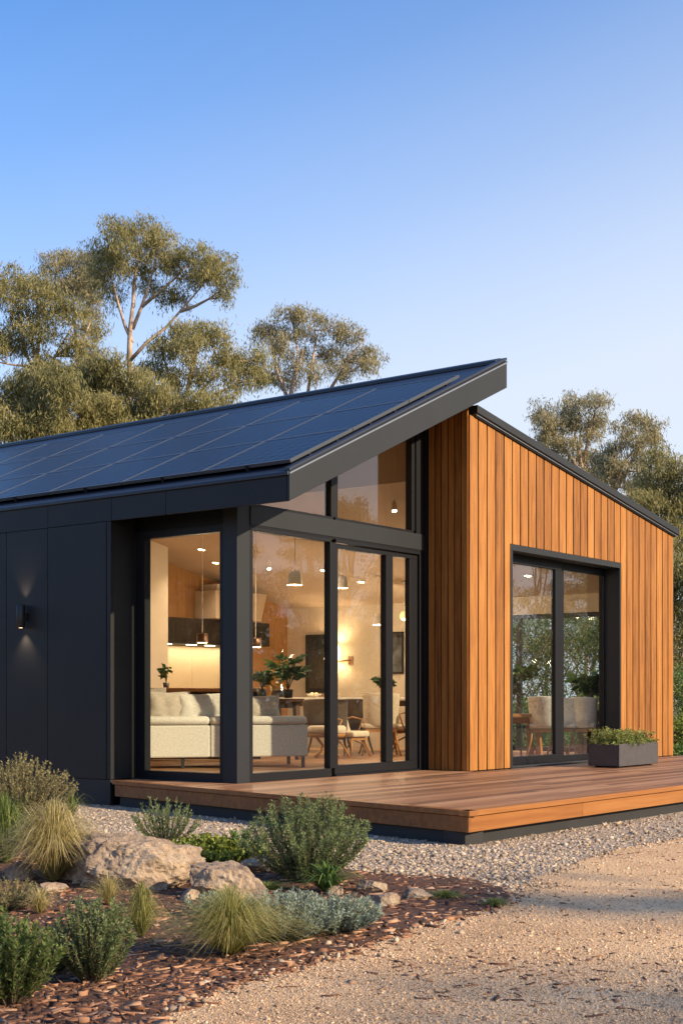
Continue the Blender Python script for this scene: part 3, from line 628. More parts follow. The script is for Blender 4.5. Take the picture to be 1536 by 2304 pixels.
tussock('grass_tussock', 'short blond grass tuft between the boulder and the left edge plants', 'grass', g(90,2060), .20, .16, 260, M['gold'], .0036)
bush('shrub', 'small sage green shrub at the foot of the silver bush beside the golden tussock', 'shrub', g(470,2060), .14, .13, 50, 50, .018, .006, M['silver'], up=.5, lean=1.0)
tussock('grass_tussock', 'thin green grass tuft in front of the deck left of the big rosemary', 'grass', g(585,1935), .22, .20, 150, M['ggrass'], .005)
bush('shrub', 'low green sprigs between the two left foreground bushes', 'shrub', g(118,2190), .12, .15, 40, 50, .018, .006, M['rose'], up=.5, lean=1.0)
# planter planting
pl = thing('trailing_herb', 'feathery green herbs overflowing the charcoal planter', 'plant', (5.9, -1.5, .555))
st = MB(); P, D, T = [], [], []
for i in range(330):
    b0 = Vector((random.uniform(u0+.04, u1-.04), random.uniform(v0+.04, v1-.04), .55)); az = random.uniform(0, 6.283)
    out = random.uniform(.02, .16); hh = random.uniform(.05, .2)*(1.25 if b0.x < 5.8 else 1)
    tip = b0+Vector((math.cos(az)*out, math.sin(az)*out, hh))
    if min(b0.x-u0, u1-b0.x, b0.y-v0, v1-b0.y) < .09 and random.random() < .5: tip = b0+Vector((0, 0, .06))+(b0-Vector((5.91,-1.5,.55))).normalized()*.13+Vector((0,0,-.05*random.random()))
    mid = b0.lerp(tip, .5)+Vector((0, 0, .03)); pts = [b0, mid, tip]; st.tube(pts, [.003, .002, .001], 3, caps=False)
    for q in range(26):
        f = random.uniform(.15, 1); p = b0.lerp(mid, f*2) if f < .5 else mid.lerp(tip, f*2-1); P.append(tuple(p)); dv = Vector((random.gauss(0, 1), random.gauss(0, 1), random.gauss(.4, .8))).normalized(); D.append(tuple(dv)); T.append(min(1, max(0, .3+.4*f+random.gauss(0, .15))))
P, D, T = np.array(P), np.array(D), np.array(T)
leaves_mesh(P, D, .036*RNG.uniform(.6, 1.3, len(P)), .010, T, M['lime'] if False else M['ggrass'], 'foliage', pl); st.build('stems', M['stem'], pl)
# ------------------------------------------------------------------ ROCKS
def rock(label, base, dims, seed, cuts=22, sub=5, rz=0., sink=.12, rough=.032, group=None, top=None):
    rnd = random.Random(seed); bm = bmesh.new(); bmesh.ops.create_icosphere(bm, subdivisions=sub, radius=1)
    planes = []
    for _ in range(cuts):
        n_ = Vector((rnd.gauss(0, 1), rnd.gauss(0, 1), rnd.gauss(0, .8))).normalized(); planes.append((n_, rnd.uniform(.50, .86)))
    if top: planes += [(Vector((.05, -.1, 1)).normalized(), top), (Vector((.5, -.3, .8)).normalized(), top+.08), (Vector((-.35, -.75, .55)).normalized(), .6)]
    off = Vector((seed*3.7, seed*1.3, 0))
    for v in bm.verts:
        p = v.co.copy()
        for n_, d in planes:
            e = p.dot(n_)-d
            if e > 0: p -= n_*e*.97
        p *= 1+.10*mnoise.noise(p*1.4+off)
        p += p.normalized()*(rough*2.2*mnoise.fractal(p*5+off, .8, 2.1, 5)+rough*abs(mnoise.noise(p*2.6+off))*-2)
        v.co = Vector((p.x*dims[0], p.y*dims[1], p.z*dims[2]))
    zmin = -dims[2]*(1-sink*2)*.72
    me = bpy.data.meshes.new('rock'); bm.to_mesh(me); bm.free(); me.materials.append(M['rock'])
    o = bpy.data.objects.new('rock', me); COL.objects.link(o); o.location = (base[0], base[1], -zmin*.62); o.rotation_euler = (0, 0, rz)
    return tag(o, label, 'rock', group)
RZ = -TH+R(0)        # long side across the view
GR = 'garden rocks in the mulch bed'
rock('large sunlit tan boulder in the middle of the garden bed', g(290,1994), (.53,.32,.34), 8, 15, 6, RZ+.05, group=GR, top=.52)
rock('tan boulder leaning behind the left end of the big boulder', g(205,1975), (.26,.2,.28), 9, 14, 5, RZ+.5, group=GR)
rock('flat grey tan slab rock right of the big boulder', g(502,2018), (.29,.2,.22), 12, 12, 5, RZ-.2, group=GR, top=.45)
rock('low grey rock half hidden by the golden tussock tips', g(525,2058), (.17,.1,.06), 15, 12, 4, RZ, group=GR)
rock('small grey rock between groundcover and rosemary bush', g(565,1962), (.17,.12,.09), 21, 12, 4, RZ, group=GR)
rock('half buried grey rock at the left edge behind the tussock', g(40,1982), (.13,.1,.10), 23, 12, 4, RZ, group=GR)
rock('rounded pale rock just right of the strappy plant', g(836,2008), (.095,.08,.07), 31, 12, 4, RZ, group=GR)
rock('pale cream rock, lowest of the cluster beyond the silver bush', g(872,2040), (.105,.07,.055), 33, 12, 4, RZ+.1, group=GR)
rock('wedge shaped tan rock at the right end of the rock cluster', g(938,2025), (.115,.07,.05), 35, 12, 4, RZ-.3, group=GR)
rock('small pale rock touching the silver bush', g(826,2050), (.06,.05,.045), 37, 12, 4, RZ, group=GR)
rock('small reddish rock under the strappy plant', g(757,2016), (.06,.05,.045), 39, 12, 4, RZ, group=GR)
rock('dark low rock under the gold grass wisps', g(110,2010), (.12,.09,.05), 41, 12, 4, RZ, group=GR)
rock('flat grey stone behind the big boulder by the groundcover', g(424,1935), (.12,.08,.05), 43, 12, 4, RZ, group=GR)
rock('small grey stone at the front of the big boulder', g(425,2026), (.07,.06,.05), 47, 12, 4, RZ, group=GR)
# ------------------------------------------------------------------ TREES
def gum_tree(label, depth, trunk_px, clumps_px, mat=None, r0=.28, density=1.0, group='gum trees behind the house', leafL=.15, leafW=.024, limbs_px=(), dj=1.1, sub_r=.29):
    mat = mat or M['gum']
    tr = [at(x, y, depth) for x, y in trunk_px]
    base = Vector((tr[0].x, tr[0].y, 0)); t_ = thing('gum_tree', label, 'tree', base, 0, group)
    fwd = Vector((math.sin(TH), math.cos(TH), 0)); rgt = Vector((math.cos(TH), -math.sin(TH), 0)); px = depth/F_PX
    pts = [base-Vector((0, 0, .2))] + ([tr[0]] if tr[0].z > .5 else []) + tr[1:]
    n = len(pts); rad = [r0*.46*(1-.72*i/(n-1)) for i in range(n)]
    # resample the trunk so that it bends naturally
    fine, fr = [], []
    for i in range(n-1):
        for q in range(5):
            f = q/5; p = pts[i].lerp(pts[i+1], f); w = mnoise.noise_vector(p*.35)*.16; fine.append(p+Vector((w.x, w.y, 0))); fr.append(rad[i]*(1-f)+rad[i+1]*f)
    fine.append(pts[-1]); fr.append(rad[-1])
    tb = MB(); tb.tube(fine, fr, 9)
    for L_ in limbs_px:
        lp = [at(x, y, depth) for x, y in L_]; m2 = len(lp); tb.tube(lp, [.062*(1-.75*i/(m2-1)) for i in range(m2)], 7)
        for i in range(m2-1): fine += [lp[i].lerp(lp[i+1], .5), lp[i+1]]; fr += [.06*(1-.6*i/m2)]*2
    P, D, T = [], [], []
    for cx_, cy_, rx, ry in clumps_px:
        dd = random.uniform(-dj, dj)*rx*px
        c = at(cx_, cy_, depth)+fwd*dd; RX, RZ_ = rx*px, ry*px
        cand = [k for k, p in enumerate(fine) if p.z < c.z-.15*RZ_ and k > len(fine)*.25] or [len(fine)//2]
        k = min(cand, key=lambda k: (fine[k]-c).length+.25*abs(fine[k].z-(c.z-1.2*(fine[k]-c).length*.5)))
        p0 = fine[k]; L = (c-p0).length
        sag = Vector((0, 0, -L*.10)); bow = p0.lerp(c, .5)+sag+Vector((random.uniform(-.1, .1), random.uniform(-.1, .1), 0))*L
        lp = [p0, p0.lerp(bow, .5), bow, bow.lerp(c, .6)+Vector((0, 0, .04*L)), c]
        r1 = min(fr[k]*.7, .02+.022*L); tb.tube(lp, [r1, r1*.85, r1*.65, r1*.45, r1*.22], 6)
        nb = max(5, int(9*RX))
        subs = []
        K = int(max(8, 12.5*RX*RZ_*4/(sub_r**1.5)*density*.55))
        for q in range(K):
            u_ = RNG.normal(0, 1, 3); u_ /= np.linalg.norm(u_); rr = RNG.uniform(.12, 1)**.5*RNG.uniform(.8, 1.28)
            s_ = np.array(c)+(np.array(rgt)*u_[0]*RX+np.array(fwd)*u_[1]*RX*.9)*rr+np.array([0, 0, u_[2]*RZ_*rr])
            subs.append(s_); sr = sub_r*RNG.uniform(.6, 1.25)
            m_ = int(100*density*(sr/.42)**1.5)
            q_ = np.clip(RNG.normal(0, .42, (m_, 3)), -.95, .95)*np.array([sr, sr, sr*.75]); q_[:, 2] -= .3*sr*np.abs(RNG.normal(0, 1, m_))
            P.append(s_+q_); dn = RNG.normal(0, .5, (m_, 3)); dn[:, 2] -= 1.1; D.append(unit(dn))
            hgt = (u_[2]*rr+1)/2; T.append(np.clip(RNG.uniform(.12, .72)+.08+RNG.normal(0, .08, m_), 0, 1))
        for q in range(nb):
            e = Vector(subs[random.randrange(len(subs))]); j = lp[random.choice([2, 3])] if True else c; mid = j.lerp(e, .5)+Vector((0, 0, -.08*(e-j).length)); r2_ = r1*.3
            tb.tube([j, mid, e], [r2_, r2_*.7, r2_*.3], 5, caps=False)
    P, D, T = np.concatenate(P), np.concatenate(D), np.concatenate(T); n = len(P)
    leaves_mesh(P, D, leafL*RNG.uniform(.6, 1.25, n), leafW*RNG.uniform(.7, 1.3, n), T, mat, 'crown', t_)
    tb.build('trunk', M['bark'], t_, 0, True)
    return t_, n
NL = 0
def T_(*a, **k):
    global NL
    t_, n = gum_tree(*a, **k); NL += n; return t_
T_('tallest gum tree with a bare forked trunk, high above the roof', 42, [(280,1690),(282,975),(288,880),(292,800),(296,740),(300,690),(305,620)],
   [(310,510,60,34),(262,520,46,32),(362,535,46,36),(240,560,36,28),(330,570,62,36),(290,560,50,34),(385,580,36,32),(440,575,46,34),(485,585,42,34),(515,625,28,36),(470,620,44,32),(425,615,40,28),(225,610,34,30),(250,650,30,30),(370,650,36,22),(500,665,22,20),(400,665,30,18),(330,625,36,22),(225,560,30,26),(270,600,40,26)], r0=.30, density=.8, limbs_px=[[(292,812),(330,770),(375,735),(405,700),(440,660),(478,615)],[(298,770),(282,735),(268,690),(255,640),(240,590)],[(298,740),(318,690),(335,640),(350,590),(362,540)],[(405,700),(440,688),(470,672),(500,650)],[(318,690),(360,655),(395,625),(425,590)],[(300,690),(300,640),(312,580),(310,530)]])
T_('broad gum tree with several pale stems at the left edge', 40, [(95,1690),(85,960),(90,860),(70,780),(60,700)],
   [(30,615,50,34),(75,640,48,34),(10,670,46,36),(60,700,50,34),(120,680,46,34),(160,710,40,34),(200,735,38,34),(110,745,44,32),(40,760,44,34),(160,770,36,30),(205,790,34,30),(-40,640,60,60),(100,810,40,28),(10,740,40,34),(60,830,40,26),(140,840,36,26),(-20,800,50,50),(180,840,34,26)], r0=.26, density=.85, limbs_px=[[(88,880),(110,830),(135,780),(165,730)],[(88,850),(60,800),(45,740),(35,680)],[(90,860),(125,800),(190,760),(205,720)],[(80,820),(90,750),(85,690),(80,650)]])
T_('darker gum crown tucked between the tall tree and the left tree', 47, [(185,1690),(180,900),(172,780),(165,660)],
   [(150,562,36,20),(115,585,30,26),(190,590,34,28),(165,620,44,30),(205,640,34,30),(130,640,36,28),(215,690,30,30)], M['gum_haze'], r0=.24, density=1.0)
T_('round headed gum tree in front of the tall one, over the roof', 38, [(430,1690),(415,960),(420,890),(432,820),(440,780)],
   [(450,738,44,26),(405,752,40,28),(490,755,38,28),(365,790,40,28),(430,790,48,30),(500,800,46,30),(545,800,36,28),(590,795,26,26),(340,830,36,28),(390,840,40,28),(460,840,44,28),(530,850,40,28),(575,845,32,26),(380,885,36,22),(330,880,30,24),(500,895,46,22)], r0=.2, density=.9, limbs_px=[[(415,930),(440,890),(480,850),(520,810)],[(413,930),(395,880),(375,830),(365,790)],[(414,930),(425,870),(440,810),(450,750)],[(416,940),(470,895),(540,860)]])
T_('hazy gum tree rising behind the solar roof in the middle', 46, [(660,1690),(655,930),(668,840),(680,780)],
   [(655,705,40,24),(705,702,36,22),(612,730,34,26),(750,735,36,24),(795,750,34,26),(680,745,44,28),(835,790,28,26),(590,745,26,22),(620,780,36,28),(740,780,42,26),(790,800,36,24),(665,800,36,26),(640,840,34,24),(700,835,34,22),(600,830,34,30),(770,835,36,18),(820,825,26,18)], M['gum_haze'], r0=.2, density=.8, limbs_px=[[(648,910),(660,850),(670,790),(660,730)],[(690,900),(700,830),(710,770),(705,715)],[(740,880),(765,840),(795,790),(820,765)],[(645,890),(625,840),(612,780),(605,740)]])
T_('low bushy gum sapling behind the ridge at far left', 34, [(60,1690),(58,1000),(60,930)],
   [(20,880,55,40),(70,860,46,34),(130,850,44,34),(90,910,55,42),(150,890,50,40),(40,970,65,42),(120,970,65,45),(190,930,50,42),(200,990,60,40),(-40,930,60,60),(240,900,40,34)], r0=.14, density=1.15)
T_('low bushy gum sapling behind the roof below the tall trunk', 35, [(260,1690),(262,1000),(264,900)],
   [(250,860,44,34),(300,850,40,30),(215,820,36,30),(230,930,50,40),(300,920,45,38),(345,930,40,32),(290,975,60,34),(190,850,40,34),(400,915,50,30),(350,880,44,30),(440,905,44,26),(260,820,34,28)], r0=.13, density=1.15)
T_('pale stemmed gum tree right of the gable, the taller pair of crowns', 44, [(1318,1690),(1314,1080),(1308,1020),(1310,960)],
   [(1298,893,36,18),(1335,905,32,22),(1275,925,34,22),(1222,915,22,24),(1222,950,26,22),(1310,940,42,22),(1350,945,24,20),(1250,960,34,22),(1235,1000,34,22),(1270,1030,38,20),(1330,975,24,16),(1285,1065,36,20),(1225,985,30,18),(1325,1015,30,22),(1345,1060,34,20),(1265,1000,30,20)], M['gum_haze'], r0=.17, density=.95, limbs_px=[[(1312,1060),(1300,1010),(1290,960),(1296,910)],[(1312,1040),(1322,990),(1335,940)],[(1310,1070),(1285,1030),(1245,980),(1225,940)]], group='gum trees right of the house')
T_('leaning gum tree right of the gable with a wide open crown', 42, [(1370,1690),(1380,1100),(1405,1040),(1440,1000)],
   [(1435,930,30,18),(1400,955,28,20),(1465,955,26,22),(1480,985,20,20),(1425,985,32,20),(1385,1000,34,22),(1350,1030,30,22),(1400,1045,34,22),(1360,1080,30,22),(1440,1020,24,16),(1420,1090,38,24),(1455,1055,34,24),(1380,1045,30,20)], M['gum_haze'], r0=.16, density=.95, limbs_px=[[(1380,1110),(1410,1060),(1440,1000),(1455,955)],[(1378,1110),(1375,1060),(1395,1000),(1405,960)],[(1372,1110),(1390,1080),(1430,1040)]], group='gum trees right of the house')
T_('bushy gum tree at the right edge beyond the eave', 39, [(1500,1690),(1496,1200),(1500,1120)],
   [(1480,1030,42,30),(1515,1060,36,38),(1470,1090,45,32),(1540,1110,60,45),(1495,1140,55,38),(1440,1130,50,30),(1530,1190,60,42),(1480,1200,50,38),(1590,1080,50,60),(1560,1250,60,50)], r0=.18, density=1.0, group='gum trees right of the house')
T_('dense gum tree low down beyond the right end of the timber wall', 36, [(1560,1690),(1556,1400),(1550,1300)],
   [(1530,1280,50,50),(1590,1300,60,60),(1540,1370,55,50),(1510,1450,45,50),(1580,1460,60,60),(1530,1530,50,45),(1480,1340,50,60),(1600,1560,60,50)], r0=.15, density=1.0, group='gum trees right of the house', sub_r=.36)
T_('slender gum tree seen through the garden window of the dining room', 38, [(1225,1690),(1230,1500),(1222,1350),(1215,1250)],
   [(1200,1290,50,50),(1260,1330,55,50),(1170,1380,50,50),(1290,1410,50,55),(1230,1450,50,40),(1150,1300,50,60)], r0=.16, density=.8, group='gum trees right of the house')
T_('gum tree with thin stems seen through the right pane of the far door', 36, [(1340,1690),(1336,1500),(1345,1380),(1340,1250)],
   [(1330,1290,50,50),(1380,1340,50,60),(1310,1360,45,45),(1350,1440,55,50),(1410,1400,50,60)], r0=.15, density=.8, group='gum trees right of the house')
# hedge and shrubs beyond the deck at the right edge
def big_bush(label, x, y, d, rx, h, mat, n=4200, name='hedge_shrub', L=.06, Wd=.035):
    c = at(x, y, d); base = Vector((c.x, c.y, 0)); t_ = thing(name, label, 'shrub', base, 0, 'shrubs beyond the right end of the deck')
    u_ = unit(RNG.normal(0, 1, (n, 3))); rr = RNG.uniform(.3, 1, (n, 1))**.4; bl = 1+.14*np.sin(u_[:, 0:1]*9+u_[:, 1:2]*7+x)+.1*np.sin(u_[:, 2:3]*13+u_[:, 0:1]*5)
    P = np.array(base)+np.array([0, 0, h*.52])+u_*rr*bl*np.array([rx, rx, h*.52]); P[:, 2] = np.maximum(P[:, 2], .02)
    D = unit(u_*.6+RNG.normal(0, .6, (n, 3))+np.array([0, 0, .2])); leaves_mesh(P, D, L*RNG.uniform(.6, 1.3, n), Wd, np.clip(RNG.normal(.5, .22, n), 0, 1), mat, 'foliage', t_)
    st = MB()
    for q in range(9): st.tube([base+Vector((random.uniform(-.1, .1), random.uniform(-.1, .1), -.02)), base+Vector((random.uniform(-.5, .5)*rx, random.uniform(-.5, .5)*rx, h*.45)), base+Vector((random.uniform(-.8, .8)*rx, random.uniform(-.8, .8)*rx, h*.8))], [.03, .02, .008], 5)
    st.build('stems', M['stem'], t_)
big_bush('clipped lime green hedge shrub past the end of the deck', 1548, 1690, 27, .7, .75, M['lime'])
big_bush('clipped yellow green hedge shrub, second past the deck end', 1600, 1690, 28, .8, .95, M['lime'])
big_bush('dark broad shrub behind the clipped hedge past the deck', 1560, 1690, 32, 1.3, 1.9, M['green'], 7000)
big_bush('low bright green shrub at the right end of the deck', 1545, 1705, 23, .5, .38, M['green'], 2600)
big_bush('dark green shrub outside the garden window, left pane', 1190, 1690, 30, 1.0, 1.1, M['green'], 5200)
big_bush('dark green shrub outside the garden window, right pane', 1330, 1690, 31, 1.1, 1.2, M['green'], 5200)
big_bush('tall leafy shrub behind the plants outside the garden window', 1235, 1690, 34, 2.2, 3.4, M['green'], 12000)
big_bush('tall olive shrub closing the view outside the garden window', 1345, 1690, 35, 2.2, 3.8, M['olive'], 12000)
big_bush('tall olive shrub at the left edge of the garden window view', 1130, 1690, 35, 2.0, 3.5, M['olive'], 10000)
# trees out to the right: they mirror in the glass and dapple the drive
def copy_tree(src, loc, rz, sc_, label, group):
    r = src.copy(); COL.objects.link(r); r.location = loc; r.rotation_euler = (0, 0, rz); r.scale = (sc_,)*3; r['label'] = label; r['group'] = group
    for ch in src.children:
        c = ch.copy(); COL.objects.link(c); c.parent = r
    return r
def free_tree(label, loc, h, crown, density, group, leafL=.24, leafW=.07, r0=.22, lo=.35):
    """a gum tree standing anywhere"""
    base = Vector(loc); t_ = thing('gum_tree', label, 'tree', base, 0, group); tb = MB(); P, D, T = [], [], []
    pts = [base+Vector((mnoise.noise(Vector((z*.5, h, 0)))*.5*z/h*2, mnoise.noise(Vector((0, z*.5, h)))*.5*z/h*2, z)) for z in np.linspace(-.1, h*.9, 12)]
    tb.tube(pts, [r0*(1-.75*i/11) for i in range(12)], 8)
    for q in range(int(15*density+6)):
        f = random.uniform(lo, 1.0); az = random.uniform(0, 6.283); rr = crown*math.sin(math.pi*min(.95, max(.15, (f-lo)/(1-lo)*.8+.18)))*random.uniform(.5, 1)
        c = base+Vector((math.cos(az)*rr, math.sin(az)*rr, h*f)); k = max(2, int(11*(f-.22)))
        p0 = pts[min(k, 11)]; tb.tube([p0, p0.lerp(c, .5)+Vector((0, 0, -.15)), c], [.07, .05, .015], 5)
        for w in range(8):
            s_ = np.array(c)+RNG.normal(0, .45, 3)*np.array([1, 1, .6])*crown/2.6; m_ = 60
            P.append(s_+RNG.normal(0, .26, (m_, 3))*np.array([1, 1, .7])); dn = RNG.normal(0, .55, (m_, 3)); dn[:, 2] -= .8; D.append(unit(dn)); T.append(np.clip(RNG.uniform(.2, .7)+RNG.normal(0, .14, m_), 0, 1))
    P, D, T = np.concatenate(P), np.concatenate(D), np.concatenate(T); n = len(P)
    leaves_mesh(P, D, leafL*RNG.uniform(.6, 1.25, n), leafW, T, M['gum'], 'crown', t_); tb.build('trunk', M['bark'], t_, 0, True); return t_
GREF = 'gum trees standing out to the right, mirrored in the glazing'
LREF = 'gum tree out to the right of the view, mirrored in the front glazing'
pa = free_tree(LREF, cam_xy(58, 24), 12.5, 3.2, 1.6, GREF); pb = free_tree(LREF, cam_xy(62, 31), 11.0, 3.6, 1.5, GREF, r0=.18, lo=.15)
rr_ = random.Random(8)
for i, (X, Y, s_) in enumerate([(55,12,.9),(66,17,1.0),(54,19,.8),(70,27,1.05),(57,36,.95),(66,41,1.0),(60,47,.9),(72,36,1.1),(75,50,1.1),(63,56,1.0),(50,28,.62),(49,42,.6)]):
    copy_tree(pa if i % 2 else pb, cam_xy(X, Y), rr_.uniform(0, 6.28), s_, LREF, GREF)
LW = 'unseen gum tree added out to the left for the side window reflection'  # out of view, added to cover the bright western sky in that pane
for i, (X, Y, s_) in enumerate([(-36,6,.8),(-42,-2,.9),(-40,12,.85),(-46,4,1.0),(-37,1,.85),(-39,8,.9),(-44,0,1.05),(-43,9,1.0),(-48,7,1.1)]):
    copy_tree(pb if i % 2 else pa, cam_xy(X, Y), rr_.uniform(0, 6.28), s_, LW, 'unseen gum trees added at left for the side window reflection')
LD = 'gum tree beside the drive whose crown dapples the foreground with shade'
GD = 'gum trees beside the drive, casting the shade in the foreground'
pd = free_tree(LD, cam_xy(20, -6.0), 12.8, 2.1, .2, GD, .2, .045, .12, .42)
copy_tree(pd, cam_xy(26, -6.0), 2.1, 1.12, LD, GD)
copy_tree(pd, cam_xy(34, -14.5), 4.0, 1.15, LD, GD)
pe = free_tree('slim gum sapling beside the drive whose crown shades the far gravel', cam_xy(21, -1.4), 10.6, 1.9, .05, GD, .2, .05, .09, .55)
# unseen distant woodland, added to close the bright horizon gap in glass reflections
P, D, T = [], [], []; tb = MB()
for k in range(230):
    a = random.uniform(0, 6.283); dist = random.uniform(85, 130)
    if abs((a-1.571+math.pi) % (2*math.pi)-math.pi) < .30: continue
    c = cam_xy(math.cos(a)*dist, math.sin(a)*dist); hh = random.uniform(5, 10); rx = random.uniform(3, 5.5)
    tb.tube([c, c+Vector((.3, .2, hh*.7))], [.25, .1], 5)
    m_ = 900; u_ = unit(RNG.normal(0, 1, (m_, 3)))*(RNG.uniform(.2, 1, (m_, 1))**.4); q = np.array(c)+np.array([0, 0, hh*.5])+u_*np.array([rx, rx, hh*.5]); P.append(q); D.append(unit(RNG.normal(0, 1, (m_, 3)))); T.append(np.clip(RNG.normal(.45, .2, m_), 0, 1))
P, D, T = np.concatenate(P), np.concatenate(D), np.concatenate(T)
tag(leaves_mesh(P, D, .8*RNG.uniform(.6, 1.3, len(P)), .45, T, M['gum_haze'], 'woodland', None), 'unseen far belt of woodland added to fill the horizon in the reflections', 'woodland', None, 'stuff')
# ------------------------------------------------------------------ INTERIOR
FW = -TH + math.pi*0     # turns local +y to point away from the viewpoint
AW = math.atan2(math.cos(TH), math.sin(TH)) - math.pi/2
def pillow(name, label, c, w_, h_, th, rz, tilt, mat, group='cushions on the sofa'):
    n = 18; mb = MB()
    vs = []; rv = random.Random(int(c[0]*100+w_*1000))
    for side in (1, -1):
        for i in range(n+1):
            for j in range(n+1):
                a, b_ = i/n*2-1, j/n*2-1
                pinch = 1-.10*(a*a*(1-b_*b_)*0+ (1-abs(a))*abs(b_)**3*.9+(1-abs(b_))*abs(a)**3*.9)
                t = max(0, (1-a*a))**.42*max(0, (1-b_*b_))**.42
                wr = .10*mnoise.noise(Vector((a*2.4+c[0], b_*2.4, side*3+c[1])))
                vs.append(Vector((a*w_/2*pinch, side*th/2*t*(1+wr*2.2)+.0, b_*h_/2*pinch)))
    m_ = (n+1)**2
    fs = []
    for sdi in (0, 1):
        for i in range(n):
            for j in range(n):
                q = [sdi*m_+i*(n+1)+j, sdi*m_+(i+1)*(n+1)+j, sdi*m_+(i+1)*(n+1)+j+1, sdi*m_+i*(n+1)+j+1]; fs.append(tuple(q if sdi else q[::-1]))
    rot = Matrix.Rotation(rz, 3, 'Z') @ Matrix.Rotation(tilt, 3, 'X')
    mb.add([rot @ v for v in vs], fs)
    o = mb.build(name, mat, None, 0, True); o.location = c; return tag(o, label, 'cushion', group)
# sofa: its back faces the corner window
DS = 16.4
pL = on_z(322, 1716, .28); pR = on_z(693, 1727, .28); pL = cam_xy((322-768)/F_PX*17.3, 17.3); pR = cam_xy((693-768)/F_PX*17.9, 17.9)
ax = (pR-pL); Ls = ax.length; rz = math.atan2(ax.y, ax.x)
t_ = thing('sofa', 'pale grey linen sofa with its back to the corner window', 'sofa', (pL.x, pL.y, .28), rz)
# local: x along back, y away from the viewpoint
o3 = Vector(t_.location)
def lb(mb): mb.v = [(x+o3.x, y+o3.y, z+o3.z) for x, y, z in mb.v]; return mb
seam = Ls*.40
for a, b_ in ((0, seam-.003), (seam+.003, Ls)):
    lb(MB().box(a, 0, .14, b_, .16, .545)).build('back_panel', M['sofa'], t_, .018)
for a, b_ in ((0.0, seam-.004), (seam+.004, Ls-.01)):
    mb = MB(); mb.box(a, -.012, .55, b_, .26, .66); lb(mb).build('back_roll', M['sofa'], t_, .045, True)
lb(MB().box(.0, .17, .14, Ls, .95, .42)).build('seat', M['sofa'], t_, .03)
for x in (.52*Ls, Ls-.05, Ls*.24): lb(MB().box(x-.02, .05, 0, x+.02, .09, .14)).build('leg', M['black'], t_)
lb(MB().box(Ls-.06, .85, 0, Ls-.02, .89, .14)).build('leg', M['black'], t_)
def on_sofa(f, y, z): p = pL.lerp(pR, f); q = Vector((-math.sin(rz), math.cos(rz), 0))*y; return Vector((p.x+q.x, p.y+q.y, .28+z))
pillow('cushion', 'taupe square cushion at the far left end of the sofa', on_sofa(.06, .36, .80), .50, .46, .16, rz+.25, -.12, M['cushion2'])
pillow('cushion', 'large taupe grey cushion slumped second from the left on the sofa', on_sofa(.17, .27, .78), .56, .40, .17, rz-.1, -.18, M['cushion'])
pillow('cushion', 'wide pale linen cushion right of the taupe ones', on_sofa(.35, .24, .775), .58, .36, .18, rz+.05, -.2, M['sofa'])
pillow('cushion', 'pale grey cushion partly hidden by the corner post', on_sofa(.52, .22, .77), .50, .36, .17, rz-.08, -.15, M['sofa'])
pillow('cushion', 'cream cushion with pointed corners at the right end of the sofa', on_sofa(.71, .20, .77), .60, .32, .17, rz+.03, -.2, M['cushion'])
# kitchen
t_ = thing('wall_cabinet', 'row of dark wall cabinets over the kitchen counter', 'cabinet', (6.8, 6.7, 2.1))
x = 5.33; 
for x2 in (5.9, 6.45, 7.0, 7.6, 8.30): MB().box(x+.003, 6.6, 2.10, x2-.003, 6.62, 2.52).build('door', M['cab'], t_, .003); x = x2
MB().box(5.33, 6.621, 2.10, 8.30, 6.929, 2.52).build('carcass', M['cab'], t_)
MB().box(5.33, 6.56, 2.075, 7.9, 6.93, 2.098).build('light_rail', M['black'], t_)
for i, x in enumerate((5.7, 6.3, 6.75, 7.3, 7.75)): MB().box(x-.10, 6.60, 2.068, x+.10, 6.66, 2.0745).build('strip_light', M['bulb'], t_)
light('AREA', 'strip_lamp', (6.6, 6.72, 2.06), 9, t_, WARM, 2.4, (0, 0, 0), None, .1)
t_ = thing('range_hood', 'cream boxed range hood hanging above the dark cabinets', 'hood', (7.2, 6.5, 2.5))
MB().prism([(6.68, 2.53), (7.86, 2.53), (8.02, 3.02), (6.68, 3.02)], 'y', 6.42, 6.925).build('canopy', M['ceil'], t_, .01)
MB().box(6.9, 6.6, 3.03, 7.5, 6.925, 3.14).build('duct', M['ceramic'], t_)
t_ = thing('backsplash', 'cream panelled backsplash lit from under the cabinets', 'wall panel', (6.8, 6.9, 1.2))
x = 5.31
for x2 in (5.95, 6.6, 7.25, 7.72): MB().box(x+.002, 6.90, 1.2, x2-.002, 6.928, 2.06).build('panel', M['splash'], t_); x = x2
t_ = thing('kitchen_counter', 'dark base cabinets with a timber worktop under the backsplash', 'counter', (6.8, 6.6, .28))
MB().box(5.33, 6.33, .28, 8.3, 6.89, 1.15).build('cabinets', M['cab'], t_); MB().box(5.31, 6.29, 1.151, 8.33, 6.899, 1.19).build('worktop', M['chairwood'], t_, .004)
c = cam_xy(-2.15, 20.6); rzk = 0
t_ = thing('kitchen_island', 'kitchen island with a thick brown timber top behind the sofa', 'kitchen island', (c.x, c.y, .28), AW+.05)
o3 = Vector(t_.location)
lb(MB().box(-.85, -.3, 0, .95, .35, .98)).build('base', M['cab'], t_, .005); lb(MB().box(-.92, -.36, .981, 1.0, .4, 1.04)).build('worktop', M['chairwood'], t_, .01)
